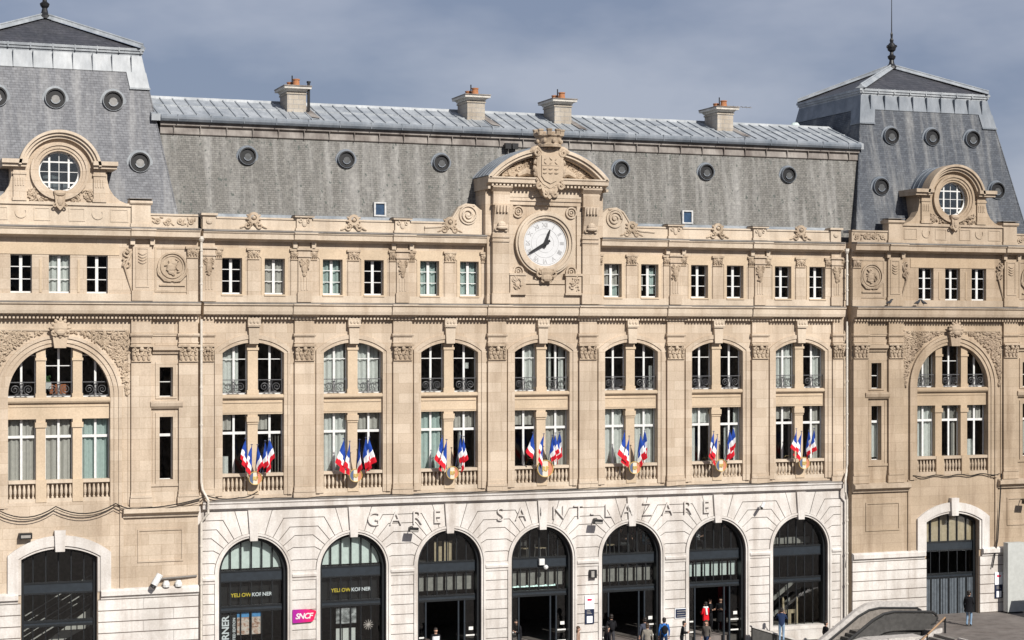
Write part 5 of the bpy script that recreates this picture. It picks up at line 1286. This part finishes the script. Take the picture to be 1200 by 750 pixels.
for i in range(3): mb.box(7.2, 7.74-.1*(i % 2), -.113, -.107, -13.75-.12*i, -13.72-.12*i)
part(mb, 'text_line', GREYP, s_)
# tall white cabinet on the terrace
s_ = empty('white_cabinet', (26.6, -1.0, .8), 'tall plain white panel standing on the terrace by the right edge', 'cabinet')
mb = MB(); mb.box(26.07, 27.13, -1.22, -.82, -14.62, -10.95); part(mb, 'body', plain('cabinet_paint', (.42, .43, .41), .6, var=.06), s_); mb = MB(); mb.box(26.15, 27.05, -1.17, -.87, -14.7, -14.622); part(mb, 'foot', BLACK, s_)

# floodlights, cameras, speakers
def flood(x, y, z, label, tilt=.35, sz=.16):
    s_ = empty('floodlight', (x, y, z+ZO), label, 'floodlight', 'black floodlights on the facade')
    mb = MB(); mb.tube([(x, y, z), (x, y-.35, z+.05), (x, y-.5, z)], .025, 6); part(mb, 'bracket', BLACK, s_)
    mb = MB(); mb.prism([(-sz*1.5, -sz*.6), (sz*1.3, -sz*.8), (sz*1.5, sz*.5), (-sz*1.3, sz*.7)], -.14, .1); part(mb, 'lamp_body', BLACK, s_, (x, y-.5, z-.08+ZO))
    mb = MB(); mb.prism([(-sz*1.2, -sz*.5), (sz*1.1, -sz*.65), (sz*1.25, -sz*.2), (-sz*1.1, 0)], -.152, -.142); part(mb, 'lens', GREYP, s_, (x, y-.5, z-.08+ZO))
flood(-6.75, -.1, -9.0, 'black floodlight hanging under the second letter of the station name'); flood(2.68, -.1, -8.95, 'black floodlight under the hyphen of the station name'); flood(27.4, YP-.05, -8.75, 'black floodlight on the stone panel at the right edge')
mb = MB(); mb.box(-24.75, -24.2, YP-.35, YP, -8.83, -8.58); mb.box(-24.68, -24.27, YP-.37, YP-.34, -8.78, -8.66, 1); setprops(part(mb, 'wall_lamp', [BLACK, GREYP]), 'small flat black lamp box above the arch on the left pavilion', 'wall lamp')
def camera_(x, y, z, label, dirx=-1):
    s_ = empty('security_camera', (x, y, z+ZO), label, 'camera'); mb = MB(); mb.tube([(x, y, z), (x+dirx*.1, y-.25, z+.08), (x+dirx*.2, y-.4, z+.05)], .022, 6); part(mb, 'bracket', PAINT, s_)
    mb = MB(); mb.tube([(x+dirx*.12, y-.36, z+.12), (x+dirx*.34, y-.52, z-.12)], .085, 8); mb.tube([(x+dirx*.34, y-.52, z-.12), (x+dirx*.37, y-.54, z-.15)], .07, 8, 1); part(mb, 'camera_body', [PAINT, BLACK], s_)
camera_(12.05, -.08, -8.55, 'small dark camera high on the white arcade between the sixth and seventh arches')
s_ = empty('security_camera', (-18.7, YP-.3, ZO-11.2), 'white tilted camera on the ledge of the left pavilion', 'camera'); mb = MB(); mb.tube([(-18.66, YP-.42, -10.62), (-18.95, YP-.5, -11.08)], .15, 10); part(mb, 'camera_body', PAINT, s_); mb = MB(); mb.tube([(-18.95, YP-.5, -11.08), (-19.02, YP-.52, -11.18)], .13, 10); part(mb, 'lens_hood', BLACK, s_)
mb = MB(); mb.tube([(-18.6, YP-.2, -10.85), (-16.95, YP-.06, -10.8)], .05, 8); part(mb, 'arm', LEDGE, s_)
for x in (-18.35, -17.8): mb = MB(); mb.lathe([(.16, 0), (.17, .12), (.1, .28)], x, YP-.2, -11.22, 10); setprops(part(mb, 'white_box_lamp', PAINT), 'left of two small white domes on the ledge of the left pavilion' if x < -18 else 'right of two small white domes on the ledge of the left pavilion', 'dome')
mb = MB(); mb.box(2.45, 2.8, -.25, -.05, -11.85, -11.45); mb.box(2.5, 2.66, -.262, -.25, -11.8, -11.5, 1); setprops(part(mb, 'loudspeaker', [BLACK, GREYP]), 'black loudspeaker box on the pier between the fourth and fifth arches', 'loudspeaker')
s_ = empty('security_camera', (.15, .2, ZO-11.3), 'white dome camera fixed to the dark band of the fourth arch', 'camera'); mb = MB(); mb.box(-.05, .22, .2, .36, -11.15, -10.85); part(mb, 'housing', PAINT, s_); mb = MB(); mb.ball((.25, .12, -11.25), (.12, .12, .12)); part(mb, 'dome', PAINT, s_)
# cable
mb = MB(); pts = []
seq = [(-29, -8.0), (-25.6, -7.55), (-23.2, -7.45), (-20.6, -7.4), (-19.5, -7.65), (-16.5, -7.2), (-15.0, -7.35), (-14.0, -7.0)]
for (xa, za), (xb, zb) in zip(seq[:-1], seq[1:]):
    for i in range(8): t = i/8; pts.append((xa+(xb-xa)*t, (YP-.3 if xa < -16.5 else -.36), za+(zb-za)*t-(.42 if xa < -20.6 else .12)*4*t*(1-t)*.9))
mb.tube(pts, .026, 6); mb.tube([(x, y-.03, z-.1) for x, y, z in pts[:40]], .018, 5)
setprops(part(mb, 'cable', BLACK), 'sagging black cable strung along the left pavilion above the doorway', 'cable')
mb = MB(); mb.tube([(26.0, YP-.3, -7.3), (25.97, YP-.18, -9), (25.85, YP-.18, -10.8), (25.5, YP-.2, -12.3)], .035, 6); mb.tube([(x, YP-.12-.02*math.sin(x*3), -7.28-.1*math.sin((x-20.6)*2.2)**2) for x in [20.6+.2*i for i in range(28)]], .028, 5)
setprops(part(mb, 'cable', BLACK), 'black cable running down beside the shuttered door on the right', 'cable')
mb = MB(); pts = [(-14+28.5*i/40, -.36, -7.44+.03*math.sin(i*1.7)) for i in range(41)]; mb.tube(pts, .022, 5); setprops(part(mb, 'cable', BLACK), 'long thin black cable lying along the ledge above the arcade', 'cable')
# pigeons
PIG = plain('pigeon_feathers', (.03, .032, .038), .7)
for i, (x, d, lab) in enumerate(((18.95, 1, 'leftmost dark pigeon perched on the ledge right of the drainpipe'), (20.65, 1, 'second of three dark pigeons on the ledge of the right pavilion'), (21.05, -1, 'third of three dark pigeons on the ledge of the right pavilion'))):
    y = YP-.5; z = 1.62; mb = MB()
    mb.tube([(x-.2*d, y, z+.1), (x-.1*d, y, z+.13), (x+.02*d, y, z+.16), (x+.1*d, y, z+.22), (x+.14*d, y, z+.3), (x+.2*d, y, z+.3), (x+.25*d, y, z+.285)], [.012, .05, .085, .06, .045, .035, .008], 8)
    for q in (-.03, .03): mb.tube([(x+.02*d, y+q, z+.1), (x+.03*d, y+q, z+.0)], .009, 4)
    setprops(part(mb, 'pigeon', PIG), lab, 'pigeon', 'pigeons on the ledge')

# escalator, rails ------------------------------------------------
HR = plain('black_rubber', (.02, .02, .02), .5); BRUSH = plain('brushed_panel', (.30, .27, .24), .4, .4); DKP = plain('dark_panel', (.07, .068, .065), .4, .2); CLAD = plain('pale_cladding', (.44, .415, .39), .5)
ES = empty('escalator', (16.5, -3.2, 0), 'escalator with pale cladding and black handrails rising to the terrace', 'escalator')
def espath(dz): return [(13.0, -15.5-.5+dz), (14.35, -15.12+dz), (16.1, -13.95+dz), (16.7, -13.68+dz), (17.3, -13.6+dz), (19.5, -13.72+dz)]
def band(mb, y0, y1, lo, hi, ends=None, mi=0):
    P = espath(0)
    for (xa, za), (xb, zb) in zip(P[:-1], P[1:]): mb.prism([(xa, za+lo), (xb, zb+lo), (xb, zb+hi), (xa, za+hi)], y0, y1, mi=mi)
def esrail(y):
    P = espath(-.14); return [(x, y, z) for x, z in P] + [(19.72, y, -13.98), (19.82, y, -14.2), (19.7, y, -14.42), (19.4, y, -14.5)]
mb = MB(); band(mb, -2.55, -2.25, -.12, .16); mb.prism([(19.5, -13.84), (19.9, -14.2), (19.9, -14.7), (19.75, -14.7), (19.5, -14.2)], -2.55, -2.25); band(mb, -2.25, -2.15, -1.5, .1); part(mb, 'pale_cladding', CLAD, ES)
mb = MB(); mb.tube(esrail(-2.68), .065, 8); mb.tube(esrail(-4.02), .075, 8); part(mb, 'handrail', HR, ES)
mb = MB(); band(mb, -2.72, -2.6, -1.1, -.2); part(mb, 'inner_panel', BRUSH, ES)
mb = MB(); band(mb, -4.08, -3.96, -1.05, -.22); mb.prism([(19.5, -14.0), (19.78, -14.15), (19.75, -14.4), (19.5, -14.65)], -4.06, -3.98); part(mb, 'balustrade_panel', DKP, ES)
mb = MB(); P = espath(-.3); mb.tube([(x, -3.86, z) for x, z in P], .05, 6); part(mb, 'skirt_rail', BRUSH, ES)
mb = MB()
for i in range(24):
    x = 13.2+.26*i; z = min(-14.72, -15.9+.62*(x-13.6)); mb.box(x, x+.26, -3.9, -2.75, z-.3, z)
part(mb, 'step', DKP, ES)
mb = MB(); mb.box(15.3, 18.3, -5.25, -4.15, -15.4, -14.86); mb.prism([(12.8, -15.5), (15.3, -15.5), (15.3, -14.88)], -5.25, -4.15); mb.box(16.2, 18.2, -5.27, -5.2, -15.4, -14.82); part(mb, 'side_cladding', CLAD, ES)
s_ = empty('stair_handrail', (19.2, -5.5, .8), 'brown metal handrail on dark post beside the terrace steps', 'handrail')
mb = MB(); mb.tube([(19.3, -5.5, -14.7), (19.3, -5.5, -13.92)], .05, 8); mb.tube([(18.0, -5.9, -15.3), (18.0, -5.9, -14.6)], .05, 8); part(mb, 'post', BLACK, s_)
mb = MB(); mb.tube([(19.3, -5.5, -13.92), (18.0, -5.9, -14.65), (17.2, -6.1, -15.1)], .045, 8); part(mb, 'rail', plain('brown_rail', (.28, .17, .09), .5), s_)
mb = MB(); mb.prism([(17.1, -15.45), (19.2, -14.66), (19.2, -14.45), (18.9, -14.5), (17.1, -15.2)], -5.42, -5.3); setprops(part(mb, 'stair_cheek', CLAD), 'pale sloping cheek wall between the escalator and the steps', 'low wall')
# parapet of the ramp between the last two arches
s_ = empty('ramp_parapet', (12.0, -.8, 0), 'low sloping parapet with dark panel and pale cap between the last two arches', 'parapet')
mb = MB(); mb.prism([(11.0, -15.5), (13.4, -15.5), (13.4, -15.42), (11.0, -14.62)], -.95, -.8); part(mb, 'panel', DKP, s_)
mb = MB(); mb.prism([(10.95, -14.62), (13.45, -15.42), (13.45, -15.34), (10.95, -14.54)], -1.02, -.74); part(mb, 'cap', CLAD, s_)
mb = MB(); mb.box(12.2, 15.6, -.5, -.2, -15.5, -15.0); mb.box(12.9, 13.3, -.56, -.5, -15.4, -15.05); setprops(part(mb, 'low_white_wall', WHITE), 'low white stone wall below the window of the last arch', 'low wall')
# unseen block off to the right, added to cast the shade on the terrace
s_ = empty('shade_caster', (29.8, -6.8, .8), 'unseen hip-roofed block added to shade the terrace', 'shade caster')
mb = MB(); mb.box(27.6, 32, -9, -4.6, .8, 3.6); part(mb, 'wall', STEEL, s_, zo=0); mb = MB(); mb.add([(26.9, -9.6, 3.6), (32.6, -9.6, 3.6), (32.6, -4.1, 3.6), (26.9, -4.1, 3.6), (29.4, -6.8, 5.6), (30.2, -6.8, 5.6)], [(0, 1, 5, 4), (1, 2, 5), (2, 3, 4, 5), (3, 0, 4), (3, 2, 1, 0)]); part(mb, 'roof', STEEL2, s_, zo=0)

# ------------------------------------------------------------------ people
SKIN = plain('skin', (.42, .25, .18), .6, var=.05); HAIRD = plain('dark_hair', (.015, .011, .009), .6); HAIRB = plain('brown_hair', (.06, .035, .02), .6); SHOE = plain('dark_shoes', (.02, .018, .016), .5); EYE = plain('eye_dark', (.01, .01, .01), .3)
_cm = {}
def cl(c):
    if c not in _cm: _cm[c] = plain('cloth_%d' % len(_cm), c, .85, 0, .1, .12, 5)
    return _cm[c]
def person(loc, face, top, legs, label, pose='stand', hair=HAIRD, h=1.74, lean=0.0, arms='down', bag=None, coat=None, scarf=None, longhair=False, group='people at the station'):
    """face: heading in degrees, 0 looks towards the street (-Y)"""
    root = empty('person', loc, label, 'person', group, R(face)); s = h/1.74
    V, Ed, Rd, Tg = [], [], [], []
    def jt(p, r, parent, tag):
        V.append((p[0]*s, p[1]*s, p[2]*s)); Rd.append(r*s); i = len(V)-1
        if parent is not None: Ed.append((parent, i))
        Tg.append(tag); return i
    sit = pose == 'sit'; dz = -.42 if sit else 0
    ln = lean
    pel = jt((0, 0, .94+dz), .145, None, 'leg')
    sp = jt((0, -.1*ln, 1.14+dz), .135, pel, 'top'); ch = jt((0, -.25*ln, 1.34+dz), .155, sp, 'top'); nk0 = jt((0, -.35*ln+.01, 1.45+dz), .075, ch, 'top'); nk = jt((0, -.42*ln, 1.51+dz), .052, nk0, 'skin')
    hd = jt((0, -.46*ln-.02, 1.60+dz), .088, nk, 'skin'); hd2 = jt((0, -.48*ln-.01, 1.67+dz), .082, hd, 'skin')
    jt((0, -.48*ln-.125, 1.605+dz), .018, hd, 'skin')
    for sx in (-1, 1): jt((sx*.085, -.46*ln+.0, 1.615+dz), .02, hd, 'skin')
    for sx in (-1, 1):
        st = {'stand': 0, 'walk': .22*sx, 'sit': 0}[pose]
        hp = jt((sx*.085, 0, .88+dz), .10, pel, 'leg')
        if sit: kn = jt((sx*.1, -.42, .48), .068, hp, 'leg'); an = jt((sx*.1, -.40, .09), .045, kn, 'leg')
        else: kn = jt((sx*.095, -.05-st*.75, .49), .066, hp, 'leg'); an = jt((sx*.1, .02-st*1.3+(.08 if st < 0 else 0), .09 if st >= 0 else .13), .046, kn, 'leg')
        ax = V[an]; jt((ax[0]/s, ax[1]/s-.15, .045), .04, an, 'shoe'); jt((ax[0]/s, ax[1]/s+.05, .05), .04, an, 'shoe')
        sh_ = jt((sx*.185, -.27*ln, 1.39+dz), .07, ch, 'top')
        a = arms if isinstance(arms, str) else arms[0 if sx < 0 else 1]
        y0 = -.27*ln
        if a == 'down': el, wr, hn = (sx*.245, y0+.03, 1.12+dz), (sx*.25, y0-.06, .88+dz), (sx*.245, y0-.09, .80+dz)
        elif a == 'hold': el, wr, hn = (sx*.24, y0-.02, 1.13+dz), (sx*.12, y0-.25, 1.14+dz), (sx*.06, y0-.30, 1.18+dz)
        elif a == 'phone': el, wr, hn = (sx*.28, y0-.12, 1.16+dz), (sx*.17, y0-.16, 1.42+dz), (sx*.13, y0-.13, 1.52+dz)
        else: el, wr, hn = (sx*.27, y0-.15, 1.15+dz), (sx*.24, y0-.38, 1.05+dz), (sx*.22, y0-.46, 1.04+dz)
        e = jt(el, .05, sh_, 'top'); w_ = jt(wr, .034, e, 'top'); hnd = jt(hn, .036, w_, 'skin')
        d = (Vector(hn)-Vector(wr)).normalized(); sd = d.cross(Vector((0, 1, .3))).normalized()
        for q, lf in enumerate((.075, .088, .085, .068)):
            p1 = Vector(hn)+d*.03+sd*(.018*(q-1.5)); p2 = p1+d*lf*.6; p3 = p2+(d*.7+Vector((0, .2, -.5)))*lf*.5
            a_ = jt(p1, .011, None, 'skin'); b_ = jt(p2, .0095, a_, 'skin'); jt(p3, .008, b_, 'skin')
        p1 = Vector(hn)-sd*.03; a_ = jt(p1, .012, None, 'skin'); b_ = jt(p1-sd*.02+d*.035, .011, a_, 'skin'); jt(p1-sd*.025+d*.065, .009, b_, 'skin')
    me = bpy.data.meshes.new('body'); me.from_pydata(V, Ed, []); o = bpy.data.objects.new('body', me); COL.objects.link(o)
    md = o.modifiers.new('skin', 'SKIN'); md.use_smooth_shade = True; sv = me.skin_vertices[0].data
    roots = {0} | {i for i in range(len(V)) if not any(e[1] == i for e in Ed)}
    for i, r in enumerate(Rd):
        sv[i].radius = (r*(1.15 if Tg[i] in ('top', 'leg') and i in (0, sp, ch) else 1), r*(.78 if i in (pel, sp, ch) else 1)); sv[i].use_root = i in roots
    o.modifiers.new('sub', 'SUBSURF').levels = 1
    dg = bpy.context.evaluated_depsgraph_get(); m2 = bpy.data.meshes.new_from_object(o.evaluated_get(dg)); bpy.data.objects.remove(o); bpy.data.meshes.remove(me)
    segs = [(Vector(V[a]), Vector(V[b]), Tg[b], Rd[b]) for a, b in Ed]; order = ['top', 'leg', 'skin', 'shoe']
    mats = [top, legs, SKIN, SHOE]
    for p in m2.polygons:
        c = p.center; best = None
        for a, b, tg, rr_ in segs:
            ab = b-a; t = max(0, min(1, (c-a).dot(ab)/ab.length_squared)); dd = (c-(a+ab*t)).length-rr_*.6
            if best is None or dd < best[0]: best = (dd, tg)
        p.material_index = order.index(best[1]); p.use_smooth = True
    m2.name = 'body'
    bo = link(m2, 'body', mats, root, loc)
    hx = Vector(V[hd2])
    def kid(mb, name, m): return part(mb, name, m, root, loc, smooth=True)
    mb = MB(); mb.ball((hx.x, hx.y+.022*s, hx.z+.012*s), (.098*s, .105*s, .092*s), 0, 12, 8); mb.ball((hx.x, hx.y+.05*s, hx.z-.07*s), (.09*s, .07*s, .09*s), 0, 10, 6)
    if longhair: mb.ball((hx.x, hx.y+.06*s, hx.z-.17*s), (.11*s, .07*s, .17*s), 0, 10, 6)
    kid(mb, 'hair', hair)
    mb = MB()
    for sx in (-1, 1): mb.ball((sx*.034*s, hx.y-.082*s, hx.z-.045*s), (.012*s, .008*s, .008*s), 0, 6, 4)
    mb.ball((0, hx.y-.088*s, hx.z-.12*s), (.026*s, .01*s, .007*s), 0, 6, 4); kid(mb, 'face_features', EYE)
    if coat:
        mb = MB(); n = 14; vs = []
        for z, rx, ry in ((1.36+dz, .21, .15), (1.12+dz, .185, .14), (.95+dz, .20, .155), (coat[1], coat[2], coat[2]*.75)):
            for i in range(n): a = 2*PI*i/n; vs.append((rx*s*math.cos(a)*(1+.04*math.sin(3*a)), ry*s*math.sin(a)-.2*ln*(z-.94)*s, z*s))
        mb.add(vs, [(j*n+i, j*n+(i+1) % n, (j+1)*n+(i+1) % n, (j+1)*n+i) for j in range(3) for i in range(n)]); kid(mb, 'coat', coat[0])
    if bag:
        mb = MB(); mb.ball((0, .20*s-.2*ln, 1.2*s), (.15*s, .10*s, .22*s), 0, 10, 8); mb.ball((0, .27*s-.2*ln, 1.1*s), (.11*s, .05*s, .11*s), 0, 8, 6)
        for sx in (-1, 1): mb.tube([(sx*.1*s, .12*s, 1.42*s), (sx*.12*s, -.02*s, 1.47*s), (sx*.13*s, -.16*s, 1.34*s), (sx*.14*s, -.12*s, 1.15*s), (sx*.13*s, .1*s, 1.05*s)], .018*s, 6)
        kid(mb, 'backpack', bag)
    if scarf:
        mb = MB(); mb.tube([(.1*s*math.cos(a*PI/5), .09*s*math.sin(a*PI/5)-.38*ln, 1.47*s) for a in range(11)], .05*s, 8); mb.tube([(.06*s, .10*s, 1.46*s), (.10*s, .16*s, 1.3*s), (.08*s, .17*s, 1.12*s)], .05*s, 6); kid(mb, 'scarf', scarf)
    return root
blk, navy, grey, denim = cl((.012, .012, .014)), cl((.018, .03, .07)), cl((.05, .055, .075)), cl((.20, .29, .40))
# forecourt and doorways (floor at 0)
person((-6.9, -3.0, 0), 40, blk, blk, 'woman with long dark hair seen at the foot of the third pier', hair=HAIRD, longhair=True, h=1.68)
person((-5.6, -.5, 0), 0, blk, cl((.70, .70, .72)), 'woman in black jacket over a white dress walking out of the third arch', 'walk', h=1.70, coat=(cl((.72, .72, .74)), .35, .2))
person((-.95, .6, 0), -65, blk, blk, 'man in black bending forward in the doorway of the fourth arch', 'walk', lean=.5, h=1.72, arms='hold')
person((1.0, -2.2, 0), 60, cl((.30, .2, .15)), blk, 'brown haired woman below the left side of the fourth pier', hair=HAIRB, h=1.66, longhair=True)
person((2.35, -2.6, 0), 100, blk, blk, 'woman in black with dark hair passing below the information panel', h=1.66, longhair=True)
person((3.72, .1, 0), 170, blk, cl((.04, .04, .045)), 'man with black backpack walking into the fifth arch', 'walk', h=1.76, bag=blk, arms='hold')
person((4.85, -1.4, 0), 175, grey, navy, 'man in grey blue jacket walking towards the fifth arch', 'walk', h=1.76)
person((5.7, -1.8, 0), 165, cl((.03, .12, .36)), navy, 'man in bright blue jacket with black backpack outside the fifth arch', 'walk', h=1.76, bag=blk)
person((6.45, -2.2, 0), 70, blk, blk, 'person in black with a dark hood by the pier right of the fifth arch', h=1.62, lean=.3, arms='hold')
person((9.2, .7, .3), 200, cl((.55, .012, .02)), cl((.035, .03, .03)), 'person in red jacket with white scarf standing in the sixth doorway', h=1.72, scarf=cl((.75, .74, .72)), coat=(cl((.55, .012, .02)), .8, .21), arms='hold')
person((9.95, 1.7, .3), 20, blk, blk, 'man in black holding a paper in the middle of the sixth doorway', h=1.76, arms='hold')
person((10.45, 1.5, .3), -30, blk, blk, 'man in long black coat beside the red curtain of the sixth doorway', h=1.80, coat=(blk, .55, .22), arms='hold')
person((12.35, -1.5, .15), 150, navy, denim, 'person in navy jacket leaning on the sloping ramp parapet', h=1.68, hair=HAIRD, lean=.35, arms='phone')
person((14.6, -2.0, -.55), 90, blk, blk, 'dark haired person riding low on the escalator', h=1.70, hair=HAIRD)
person((21.72, -4.0, .8), 125, blk, denim, 'man in black coat and pale jeans standing on the terrace', h=1.78, coat=(blk, .72, .25), arms=('hold', 'down'), group='people at the station')
person((7.6, -2.6, 0), -60, cl((.10, .09, .08)), navy, 'woman in grey brown coat walking left below the navy plaque', 'walk', h=1.66, longhair=True, hair=HAIRB)
person((4.3, -2.9, 0), 150, cl((.22, .20, .17)), blk, 'man in pale khaki jacket crossing below the fifth arch', 'walk', h=1.72, hair=HAIRB)
# cafe guests on the mezzanine (floor 4.64 m)
person((.93, .85, 4.64), 20, blk, blk, 'cafe guest in black holding a white page in the head of the fourth arch', h=1.66, arms='hold')
mb = MB(); mb.box(1.12, 1.42, .72, .74, -9.95, -9.5); setprops(part(mb, 'white_page', CURT), 'white page held up behind the glass of the fourth arch', 'paper')
person((5.45, 1.0, 4.64), 0, cl((.10, .03, .05)), blk, 'cafe guest in maroon standing in the head of the fifth arch', h=1.78)
person((5.95, 1.1, 4.64), 60, cl((.16, .34, .46)), cl((.06, .10, .16)), 'cafe guest in light blue top seated in the fifth arch', 'sit', h=1.75, arms='hold')
person((6.6, 1.05, 4.64), -60, cl((.60, .16, .26)), blk, 'cafe guest in pink top seated at the right of the fifth arch', 'sit', h=1.7, arms='hold')
person((4.7, 1.2, 4.64), 70, blk, cl((.05, .05, .05)), 'cafe guest in black seated at the left of the fifth arch', 'sit', h=1.7, arms='hold')
person((10.2, .95, 4.64), 10, cl((.05, .03, .03)), blk, 'cafe guest in dark red top standing in the head of the sixth arch', h=1.72, arms='hold')
person((8.95, 1.1, 4.64), 30, cl((.35, .35, .36)), blk, 'cafe guest in pale grey seated at the left of the sixth arch', 'sit', h=1.66, arms='hold')
CH = plain('chair_metal', (.20, .19, .18), .4, .3)
def chair(x, y, rz, label):
    s_ = empty('cafe_chair', (x, y, 4.64), label, 'chair', 'cafe chairs behind the arch heads', rz); L1 = (x, y, 4.64)
    mb = MB(); mb.box(-.2, .2, -.2, .2, .43, .46); part(mb, 'seat', TAN, s_, L1)
    for a in (-1, 1):
        for b in (-1, 1): mb = MB(); mb.tube([(a*.18, b*.18, .43), (a*.21, b*.21, 0)], .018, 6); part(mb, 'leg', CH, s_, L1)
    mb = MB(); mb.tube([(-.19, .19, .43), (-.17, .24, .85), (.17, .24, .85), (.19, .19, .43)], .018, 6); mb.box(-.16, .16, .225, .245, .6, .8); part(mb, 'backrest', CH, s_, L1)
chair(.35, 1.1, .4, 'metal cafe chair left of the guest in the fourth arch'); chair(1.5, 1.2, -2.2, 'metal cafe chair right of the guest in the fourth arch'); chair(4.1, 1.1, 1.2, 'metal cafe chair at the left edge of the fifth arch'); chair(-.5, 1.2, 2.6, 'metal cafe chair at the left edge of the fourth arch')
REDC = plain('red_curtain', (.12, .012, .015), .9)
mb = MB(); mb.box(10.75, 11.2, 2.3, 2.4, -15.5, -12.9); setprops(part(mb, 'red_banner', REDC), 'dark red upright banner inside the sixth doorway on the right', 'banner')
mb = MB(); mb.box(-16.5, 16.5, .56, 9, -15.48, -15.2); setprops(part(mb, 'hall_floor', PAVE), kind='structure')

HT = empty('hotel_block', (0, -112, 0), 'stone hotel block with grey roof across the square', 'building')
for x in range(-70, 91, 32):
    mb = MB(); mb.box(x, x+31.8, -122, -104, 0, 21); part(mb, 'wall', STONE, HT, zo=0)
    mb = MB(); mb.add([(x, -104.2, 21), (x+31.8, -104.2, 21), (x+31.8, -107, 25.5), (x, -107, 25.5), (x, -122, 21), (x+31.8, -122, 21), (x+31.8, -119, 25.5), (x, -119, 25.5)], [(0, 1, 2, 3), (4, 7, 6, 5), (3, 2, 6, 7), (0, 3, 7, 4), (1, 5, 6, 2)]); part(mb, 'roof', SLATE_C, HT, zo=0)
    mb = MB()
    for f in range(6):
        for q in range(9): mb.box(x+1.2+q*3.4, x+2.7+q*3.4, -104, -103.96, 1+f*3.4, 3.2+f*3.4)
    setprops(part(mb, 'window', BLACK, HT, zo=0), kind='stuff')

ORG = plain('orange_leather', (.42, .13, .045), .5)
for x, lab in ((-23.12, 'left of two orange chairs behind the middle railing of the great left arch'), (-22.68, 'right of two orange chairs behind the middle railing of the great left arch')):
    s_ = empty('orange_chair', (x, .6, ZO-2.75), lab, 'chair', 'orange chairs behind the railing')
    mb = MB(); mb.box(x-.19, x+.19, .55, .62, -2.6, -2.12); part(mb, 'backrest', ORG, s_); mb = MB(); mb.box(x-.2, x+.2, .62, 1.0, -2.5, -2.38); part(mb, 'seat', ORG, s_)
    for q in (-.17, .17): mb = MB(); mb.tube([(x+q, .6, -2.78), (x+q, .6, -2.5)], .02, 6); part(mb, 'leg', CH, s_)
s_ = empty('potted_plant', (-23.4, .4, ZO-2.3), 'small green plant in a white pot behind the left of the middle railing', 'plant')
mb = MB(); mb.box(-23.53, -23.27, .3, .5, -2.32, -2.02); part(mb, 'pot', PAINT, s_)
mb = MB()
for i in range(16): mb.ball((-23.4+random.uniform(-.1, .1), .4+random.uniform(-.06, .06), -1.92+random.uniform(-.1, .16)), (.07, .03, .03), random.uniform(0, 3), 6, 4)
part(mb, 'foliage', plain('plant_green', (.04, .10, .03), .7), s_)
for x, lab in ((-1.35, 'left of two black floodlights on the slate behind the stone crown'), (-.98, 'right of two black floodlights on the slate behind the stone crown')):
    s_ = empty('roof_floodlight', (x, 1.2, ZO+8.9), lab, 'floodlight', 'floodlights on the slate roof')
    mb = MB(); mb.tube([(x, 1.55, 8.75), (x, 1.2, 8.85), (x, 1.2, 9.25)], .03, 6); part(mb, 'bracket', BLACK, s_); mb = MB(); mb.prism(rect(x-.15, x+.15, 9.2, 9.48), 1.05, 1.3); part(mb, 'lamp_body', BLACK, s_)
